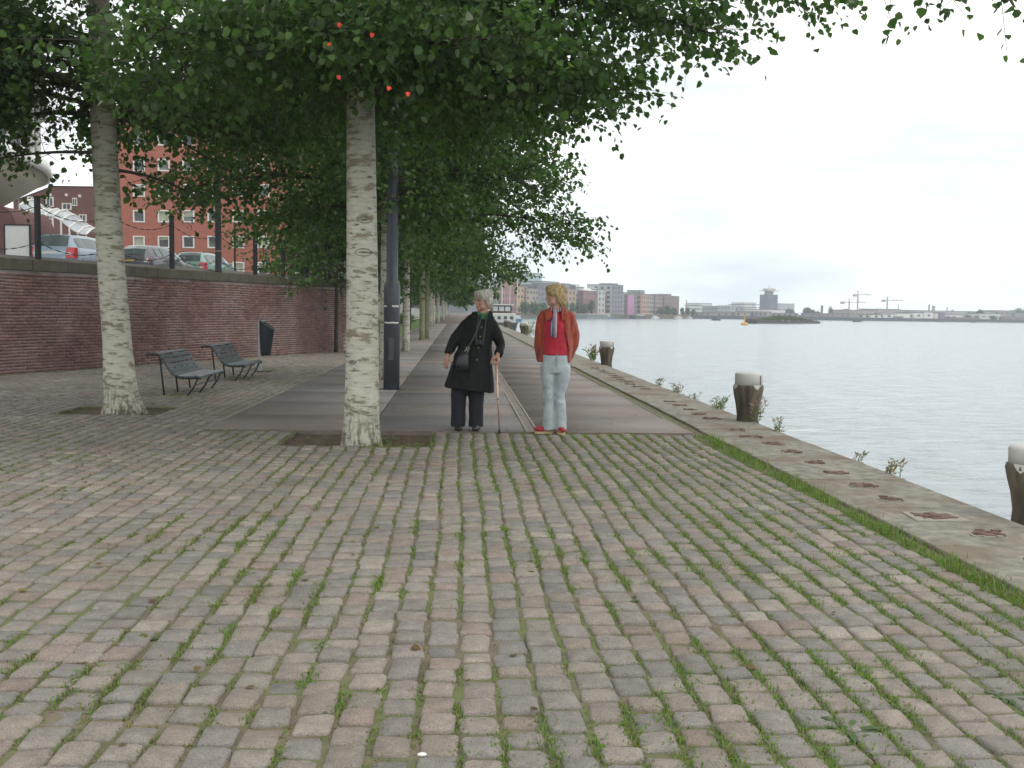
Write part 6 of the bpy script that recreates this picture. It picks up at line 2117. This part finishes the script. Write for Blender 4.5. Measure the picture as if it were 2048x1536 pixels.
def strands(ob, m, parent, n=260, seed=3):
    r_ = random.Random(seed)
    vs_ = ob.data.vertices
    mb = MB()
    for _ in range(n):
        v = vs_[r_.randrange(len(vs_))]
        p, nn = v.co, v.normal
        d = Vector((r_.gauss(0, .5), r_.gauss(0, .5), -1)); d = (d - nn * d.dot(nn))
        d = d.normalized() if d.length > .1 else Vector((0, 0, -1))
        l = r_.uniform(.03, .06)
        mb.tube([p - nn * .002, p + nn * .002 + d * l * .5, p + nn * r_.uniform(-.004, .004) + d * l], [.0028, .0024, .0008], 4, (.3, .4, .8), False)
    tag(mb.build('hair_strands', m, parent), kind='stuff')


# ---- woman in the black coat, leaning on a cane
W1 = thing('person', 'grey haired woman in a long black coat looking left, one hand on a walking stick', 'person', (.14, 11.86, 0))
b = MB()
hc = (.155, -.02, 1.555)
f1, R1 = head_into(b, hc, rad(-58), rad(2), 1.02)
b.tube([(.0, .0, .78), (.0, .0, .95), (.05, .0, 1.1), (.09, .0, 1.25), (.12, .0, 1.34), (.14, 0, 1.40)], [(.13, .10), (.14, .105), (.125, .09), (.14, .09), (.12, .07), (.055, .055)], 14)
b.tube([(-.02, .0, 1.31), (-.13, .0, 1.18), (-.185, -.02, 1.06), (-.235, -.05, .95), (-.262, -.07, .885)], [.045, .042, .036, .030, .024], 10)
hand_into(b, (-.264, -.072, .885), (-.18, -.1, -1), (.6, .5, 0), (.3, -1, 0), .22, .98)
b.tube([(.26, 0, 1.31), (.335, .0, 1.15), (.375, .0, 1.03), (.35, -.09, .95), (.325, -.15, .905)], [.045, .042, .036, .030, .024], 10)
hand_into(b, (.325, -.152, .905), (-.12, -.75, -.62), (0, .55, -.8), (-1, 0, 0), .95, .98)
for sx, fx in ((-.09, -.125), (.075, .085)):
    b.tube([(sx, 0, .86), (sx * 1.1, 0, .6), (fx, .0, .42), (fx, .01, .1), (fx, .0, .05)], [.09, .08, .055, .042, .042], 10)
    b.ell((fx, -.06, .045), (.042, .12, .035))
remesh('body', b, .0065, M_SKIN2, W1, 2)
face_bits(f1, R1, W1, 1.02)
h = MB()
fe = lambda p, r: h.ell(f1(p), tuple(x * 1.02 for x in r), 14, 10, R1)
fe((0, .028, .052), (.086, .100, .080)); fe((0, .058, -.005), (.080, .068, .085)); fe((0, -.055, .088), (.062, .045, .030)); fe((0, .075, -.05), (.060, .045, .05))
for sg in (-1, 1): fe((sg * .062, -.02, .045), (.026, .058, .050)); fe((sg * .070, .035, -.01), (.02, .045, .055)); fe((sg * .04, -.072, .066), (.035, .025, .022))
hg = hair_mat('grey_hair', (.24, .22, .19), (.72, .69, .62))
ho = remesh('hair', h, .007, hg, W1, 2, disp=lambda p: .007 * noise.noise(Vector((p.x * 38, p.y * 38, p.z * 16))))
strands(ho, hg, W1, 260, 3)
M_COAT = fabric('black_coat', (.010, .0115, .0115), .7, .4, .03, 7, .5, .01)
c = MB()
c.tube([(.005, 0, .49), (.02, 0, .62), (.04, 0, .78), (.06, 0, .93), (.075, 0, 1.05), (.10, 0, 1.2), (.12, .0, 1.3), (.135, .0, 1.36), (.145, .005, 1.405)],
       [(.302, .21), (.285, .20), (.250, .185), (.212, .168), (.186, .155), (.186, .148), (.188, .128), (.135, .10), (.082, .078)], 22)
c.tube([(.01, .0, 1.325), (-.035, .0, 1.275), (-.125, .0, 1.16), (-.192, -.02, 1.06), (-.242, -.045, .955), (-.262, -.06, .915)], [.06, .068, .062, .060, .054, .051], 12)
c.tube([(.235, .0, 1.325), (.265, .0, 1.27), (.322, .0, 1.15), (.372, .005, 1.03), (.356, -.065, .965), (.333, -.125, .925)], [.06, .068, .062, .060, .053, .051], 12)
fd = folds(.017, 9, 2.2)
M_COAT.node_tree.nodes['Principled BSDF'].inputs['Specular IOR Level'].default_value = .22
remesh('coat', c, .012, M_COAT, W1, 4, disp=lambda p: fd(p) * (1.3 if p.z < .95 else .9))
# collar, placket, buttons, pockets
for sg, xo in ((-1, .10), (1, .19)):
    k = MB()
    k.add([(xo + sg * .005, -.135, 1.30), (xo + sg * .085, -.115, 1.335), (xo + sg * .07, -.06, 1.415), (xo + sg * .02, -.085, 1.40),
           (xo + sg * .005, -.150, 1.30), (xo + sg * .085, -.130, 1.330), (xo + sg * .075, -.068, 1.425), (xo + sg * .02, -.100, 1.405)],
          [(4, 5, 6, 7), (0, 3, 2, 1), (0, 1, 5, 4), (1, 2, 6, 5), (2, 3, 7, 6), (3, 0, 4, 7)])
    k.build('collar', M_COAT, W1)
k = MB(); k.tube([(.145, .06, 1.385), (.215, .03, 1.40), (.225, -.02, 1.41)], [(.02, .035)] * 3, 8); k.build('collar_back', M_COAT, W1, True)
for z in (.72, .86, 1.0, 1.13, 1.24):
    cx = .02 + (z - .62) * .13 + .035
    m = MB(); m.ell((cx, -.165 - .03 * (1.24 - z), z), (.011, .006, .011), 8, 6); m.build('button', plain('brass_button', (.22, .19, .10), .4, .2, 30, 0, .6), W1, True)
g_ = MB(); g_.tube([(.10, -.085, 1.395), (.13, -.088, 1.37), (.165, -.09, 1.362), (.20, -.08, 1.38), (.205, -.03, 1.405), (.15, .05, 1.41), (.10, .02, 1.41), (.10, -.085, 1.395)], [(.022, .028)] * 8, 8, (0, 0, 1))
g_.ell((.15, -.075, 1.355), (.05, .035, .05)); remesh('green_shirt', g_, .008, fabric('green_cloth', (.035, .17, .06)), W1, 2)
M_NAVY = fabric('dark_trousers', (.010, .011, .019), .8, .25, .05, 8)
tq = MB()
for sx, fx in ((-.07, -.125), (.075, .088)):
    tq.tube([(sx, 0, .80), (sx * 1.15, .0, .6), (fx, .0, .42), (fx, .005, .2), (fx, .0, .045)], [(.115, .12), (.108, .11), (.094, .098), (.088, .095), (.090, .10)], 14)
remesh('trousers', tq, .011, M_NAVY, W1, 3, disp=folds(.008, 10, 5))
for fx, yaw in ((-.125, .15), (.09, -.25)):
    m = MB(); R_ = Matrix.Rotation(yaw, 3, 'Z')
    m.ell((fx, -.085, .042), (.046, .125, .040), 14, 10, R_); m.ell((fx, .02, .05), (.043, .06, .045), 12, 8)
    o = remesh('shoe', m, .008, plain('dark_leather', (.02, .018, .018), .4), W1, 2)
m = MB(); m.tube([(.358, -.28 + .0, .015), (.312, -.205, .855)], [.0115, .0125], 10)
t = thing('walking_stick', 'copper coloured walking stick with black rubber tip held by the woman in black', 'walking stick', (.14 + .358, 11.86 - .28, 0))
sh = MB(); sh.tube([(0, 0, .035), (-.020, .032, .38), (-.0205, .033, .39), (-.046, .085, .842)], [.0105, .0105, .0125, .0125], 12); sh.build('shaft', plain('copper_shaft', (.62, .40, .30), .3, .1, 6, .02, .55), t, True)
sh = MB(); sh.lathe([(.017, 0), (.018, .012), (.013, .05), (0, .05)], 12); sh.build('rubber_tip', M_BLACK, t, True)
sh = MB(); sh.tube([(-.046, .03, .860), (-.046, .06, .868), (-.047, .10, .866), (-.048, .135, .858)], [.010, .013, .013, .010], 9, (0, 0, 1)); sh.build('handle', M_BLACK, t, True)
sh = MB(); sh.lathe([(.0135, .40), (.0135, .412)], 10); sh.build('lock_ring', M_BLACK, t, True, loc=(-.021, .033, 0))
t = thing('shoulder_bag', 'small black bag hanging at the hip of the woman in black', 'bag', (.14 - .085, 11.86 - .235, .76))
bg_ = MB(); bg_.tube([(0, 0, -.02), (.0, 0, .05), (.012, .0, .12), (.03, .01, .19)], [(.070, .035), (.078, .042), (.066, .038), (.045, .028)], 14)
M_LEATH = plain('black_leather', (.022, .024, .028), .35, .3, 12, .2)
bg_.build('pouch', M_LEATH, t, True)
bg_ = MB(); bg_.tube([(.03, -.0, .18), (.07, .02, .25), (.13, .045, .36), (.17, .06, .45), (.20, .085, .55), (.215, .12, .63)], [(.010, .004)] * 6, 6); bg_.build('strap', M_LEATH, t, True)
bg_ = MB()
for q in ((.045, .0, .20), (.06, .01, .23)): bg_.tube([(q[0] + .018 * math.cos(a), q[1] - .012, q[2] + .018 * math.sin(a)) for a in np.linspace(0, 6.28, 11)], [.003] * 11, 5)
bg_.build('buckle', plain('pale_metal', (.5, .48, .40), .35, .1, 9, 0, .6), t, True)
t = thing('camera', 'small dark camera hanging on a neck strap over the black coat', 'camera', (.14 + .115, 11.86 - .195, 1.06))
cm = MB(); cm.box(-.05, .05, -.02, .02, -.03, .035); cm.build('camera_body', M_BLACK, t, bevel=.006)
cm = MB(); cm.tube([(0, -.018, 0), (0, -.05, -.004), (0, -.06, -.005)], [.024, .023, .020], 14, (0, 0, 1)); cm.build('lens', M_BLACK, t, True)
cm = MB(); cm.tube([(-.045, 0, .035), (-.035, .01, .16), (-.02, .045, .28), (-.01, .085, .33)], [(.007, .003)] * 4, 5); cm.build('strap', M_LEATH, t)
cm = MB(); cm.tube([(.045, 0, .035), (.06, .01, .16), (.075, .05, .28), (.078, .09, .33)], [(.007, .003)] * 4, 5); cm.build('strap', M_LEATH, t)

# ---- woman in red
W2 = thing('person', 'blond woman in a crimson shirt, rust red jacket and pale blue jeans looking left', 'person', (1.12, 11.66, 0))
b = MB()
hc = (.012, -.0, 1.628)
f2, R2_ = head_into(b, hc, rad(-80), rad(1), 1.04)
b.tube([(.03, .0, .80), (.03, .0, .95), (.025, .0, 1.15), (.03, .0, 1.3), (.035, .0, 1.40), (.03, .01, 1.47)], [(.14, .10), (.13, .10), (.115, .085), (.13, .09), (.12, .07), (.056, .056)], 14)
b.tube([(-.10, .0, 1.38), (-.145, .03, 1.16), (-.135, .10, .96), (-.10, .15, .89)], [.042, .04, .032, .024], 10)
hand_into(b, (-.10, .15, .89), (.75, .25, -.55), (0, 1, 0), (0, 0, 1), .3)
b.tube([(.165, .0, 1.38), (.235, .05, 1.15), (.215, .12, .96), (.17, .155, .90)], [.042, .04, .032, .024], 10)
hand_into(b, (.17, .155, .90), (-.75, .25, -.5), (0, 1, 0), (0, 0, 1), .3)
for sx, fx in ((-.05, -.035), (.105, .10)):
    b.tube([(sx, 0, .86), (sx, 0, .65), (fx - .01, .0, .46), (fx, .01, .12), (fx, .0, .05)], [.085, .078, .052, .04, .04], 10)
b.ell((-.10, -.01, .045), (.11, .040, .033)); b.ell((.10, -.07, .045), (.04, .11, .033))
remesh('body', b, .0065, M_SKIN, W2, 2)
face_bits(f2, R2_, W2, 1.04)
h = MB()
fe = lambda p, r: h.ell(f2(p), tuple(x * 1.04 for x in r), 14, 10, R2_)
fe((0, .024, .050), (.090, .104, .082)); fe((0, .062, -.015), (.086, .070, .098)); fe((0, .085, -.085), (.066, .046, .055)); fe((0, -.058, .080), (.068, .050, .034)); fe((0, -.082, .052), (.052, .022, .026))
for sg in (-1, 1): fe((sg * .066, -.02, .036), (.028, .062, .052)); fe((sg * .076, .048, -.03), (.02, .04, .07))
hb_ = hair_mat('blond_hair', (.17, .105, .04), (.66, .50, .26))
ho = remesh('hair', h, .007, hb_, W2, 2, disp=lambda p: .006 * noise.noise(Vector((p.x * 40, p.y * 40, p.z * 9))))
strands(ho, hb_, W2, 300, 5)
sh = MB()
sh.tube([(.026, .0, .93), (.026, .0, .98), (.025, -.005, 1.08), (.02, -.012, 1.2), (.025, -.008, 1.3), (.03, .0, 1.38), (.03, .01, 1.44)],
        [(.162, .128), (.160, .128), (.155, .125), (.158, .132), (.155, .12), (.125, .09), (.07, .068)], 20)
remesh('crimson_shirt', sh, .010, fabric('crimson_cloth', (.42, .012, .035), .8, .14), W2, 3, disp=folds(.008, 9, 9))
jn = MB()
jn.tube([(.028, .0, .965), (.03, .0, .90), (.032, .005, .80), (.033, .005, .72)], [(.155, .115), (.165, .125), (.176, .13), (.165, .12)], 18)
for sx, kx, fx in ((-.055, -.045, -.036), (.118, .092, .104)):
    jn.tube([(sx, .0, .80), (sx, .0, .66), (kx, -.005, .46), (fx, .0, .25), (fx, .005, .05)], [(.094, .105), (.086, .098), (.060, .070), (.066, .078), (.077, .098)], 14)
M_JEAN = fabric('pale_denim', (.37, .425, .445), .85, .2, .2, 7, .4, .005)
remesh('jeans', jn, .010, M_JEAN, W2, 2, disp=lambda p: folds(.007, 10, 13)(p) * (1.5 if .35 < p.z < .6 else .8))
m = MB(); m.box(.026, .034, -.137, -.128, .80, .955); m.build('fly_seam', plain('denim_seam', (.22, .29, .33), .9), W2)
M_JACK = fabric('rust_jacket', (.30, .046, .020), .85, .4, .3, 8, .5, .008, (3, 3, 1))
jk = MB()
jk.tube([(.03, .03, .83), (.035, .03, .93), (.035, .025, 1.05), (.033, .015, 1.2), (.034, .01, 1.32), (.035, .01, 1.40), (.032, .015, 1.47)],
        [(.185, .165), (.188, .165), (.19, .158), (.186, .152), (.184, .138), (.15, .112), (.085, .085)], 24)
jk.tube([(-.09, .01, 1.42), (-.125, .015, 1.36), (-.160, .04, 1.18), (-.162, .07, 1.02), (-.145, .12, .90), (-.13, .14, .86)], [.056, .066, .066, .062, .054, .048], 12)
jk.tube([(.155, .01, 1.42), (.19, .015, 1.37), (.238, .05, 1.17), (.236, .08, 1.05), (.215, .13, .93), (.20, .15, .89)], [.056, .068, .070, .066, .054, .048], 12)


def jk_open(p):
    if p.z < .845 and p.y < .10: return True
    lo = -.128 + .05 * max(0, (p.z - 1.3) / .12)
    hi = .178 - .10 * max(0, (p.z - 1.02) / .40)
    return p.y < -.02 and lo < p.x < hi


remesh('jacket', jk, .010, M_JACK, W2, 3, post=jk_open, disp=folds(.015, 15, 1.7), solid=.008)
k = MB()
k.add([(-.10, -.115, 1.335), (-.02, -.120, 1.375), (-.045, -.06, 1.475), (-.105, -.055, 1.455), (-.105, -.135, 1.325), (-.015, -.135, 1.37), (-.045, -.075, 1.485), (-.115, -.065, 1.46)],
      [(4, 5, 6, 7), (0, 3, 2, 1), (0, 1, 5, 4), (1, 2, 6, 5), (2, 3, 7, 6), (3, 0, 4, 7)])
k.build('jacket_collar', M_JACK, W2)
k = MB()
k.add([(.085, -.115, 1.34), (.155, -.10, 1.36), (.125, -.045, 1.475), (.085, -.06, 1.485), (.085, -.130, 1.335), (.160, -.115, 1.36), (.13, -.055, 1.485), (.082, -.075, 1.492)],
      [(4, 5, 6, 7), (0, 3, 2, 1), (0, 1, 5, 4), (1, 2, 6, 5), (2, 3, 7, 6), (3, 0, 4, 7)])
k.build('jacket_collar', M_JACK, W2)


def scarf_mat():
    m, nt, b_ = nodes('striped_scarf')
    t_ = nt.nodes.new('ShaderNodeTexCoord'); sp_ = nt.nodes.new('ShaderNodeSeparateXYZ'); nt.links.new(t_.outputs['Object'], sp_.inputs[0])
    mu = nt.nodes.new('ShaderNodeMath'); mu.operation = 'MULTIPLY_ADD'; mu.inputs[1].default_value = 12.5; mu.inputs[2].default_value = 1.0
    nt.links.new(sp_.outputs['X'], mu.inputs[0])
    fr_ = nt.nodes.new('ShaderNodeMath'); fr_.operation = 'FRACT'; nt.links.new(mu.outputs[0], fr_.inputs[0])
    r_ = nt.nodes.new('ShaderNodeValToRGB'); r_.color_ramp.interpolation = 'CONSTANT'
    cols__ = [(0, (.45, .32, .08)), (.14, (.5, .48, .45)), (.26, (.30, .05, .10)), (.40, (.06, .20, .20)), (.52, (.5, .48, .46)), (.60, (.05, .06, .26)), (.80, (.32, .34, .37)), (.92, (.20, .08, .22))]
    e = r_.color_ramp.elements
    while len(e) < len(cols__): e.new(.5)
    for q, (p_, c_) in zip(e, cols__): q.position = p_; q.color = (*c_, 1)
    nt.links.new(fr_.outputs[0], r_.inputs[0]); nt.links.new(r_.outputs[0], b_.inputs['Base Color'])
    b_.inputs['Roughness'].default_value = .7
    return m


M_SCARF = scarf_mat()
s_ = MB()
s_.tube([(-.045, -.07, 1.462), (.0, -.088, 1.44), (.05, -.082, 1.45), (.09, -.03, 1.475), (.06, .065, 1.49), (0, .07, 1.49), (-.04, 0, 1.475), (-.045, -.07, 1.462)], [(.018, .024)] * 8, 8, (0, 0, 1))
s_.tube([(.0, -.105, 1.445), (-.005, -.135, 1.38), (-.022, -.150, 1.28), (-.030, -.155, 1.15)], [(.016, .010), (.020, .010), (.028, .010), (.030, .008)], 10)
s_.tube([(.018, -.11, 1.44), (.018, -.14, 1.37), (.005, -.160, 1.26), (.002, -.168, 1.135)], [(.014, .010), (.018, .010), (.024, .010), (.026, .008)], 10)
s_.build('scarf', M_SCARF, W2, True)
M_RSHOE = plain('red_canvas', (.34, .022, .035), .7, .15, 20, .2)
M_SOLE = plain('cream_sole', (.52, .40, .22), .7, .1, 9, .1)
for (c_, yaw) in (((-.085, -.015, .045), rad(-78)), ((.100, -.055, .045), rad(8))):
    R_ = Matrix.Rotation(yaw, 3, 'Z')
    g2 = lambda p: tuple(Vector(c_) + R_ @ Vector(p))
    m = MB(); m.ell(g2((0, -.05, .008)), (.045, .085, .036), 14, 10, R_); m.ell(g2((0, .05, .018)), (.040, .06, .042), 12, 8, R_)
    o = remesh('shoe', m, .008, M_RSHOE, W2, 2)
    m = MB(); n = 22
    ol = [g2((.047 * math.cos(a) * (1 if math.sin(a) < 0 else .85), .118 * math.sin(a) - .008, 0)) for a in np.linspace(0, 2 * math.pi, n, endpoint=False)]
    m.add([(x, y, .001) for x, y, z in ol] + [(x, y, .026) for x, y, z in ol], [tuple(range(n - 1, -1, -1)), tuple(range(n, 2 * n))] + [(i, (i + 1) % n, n + (i + 1) % n, n + i) for i in range(n)])
    m.build('sole', M_SOLE, o)
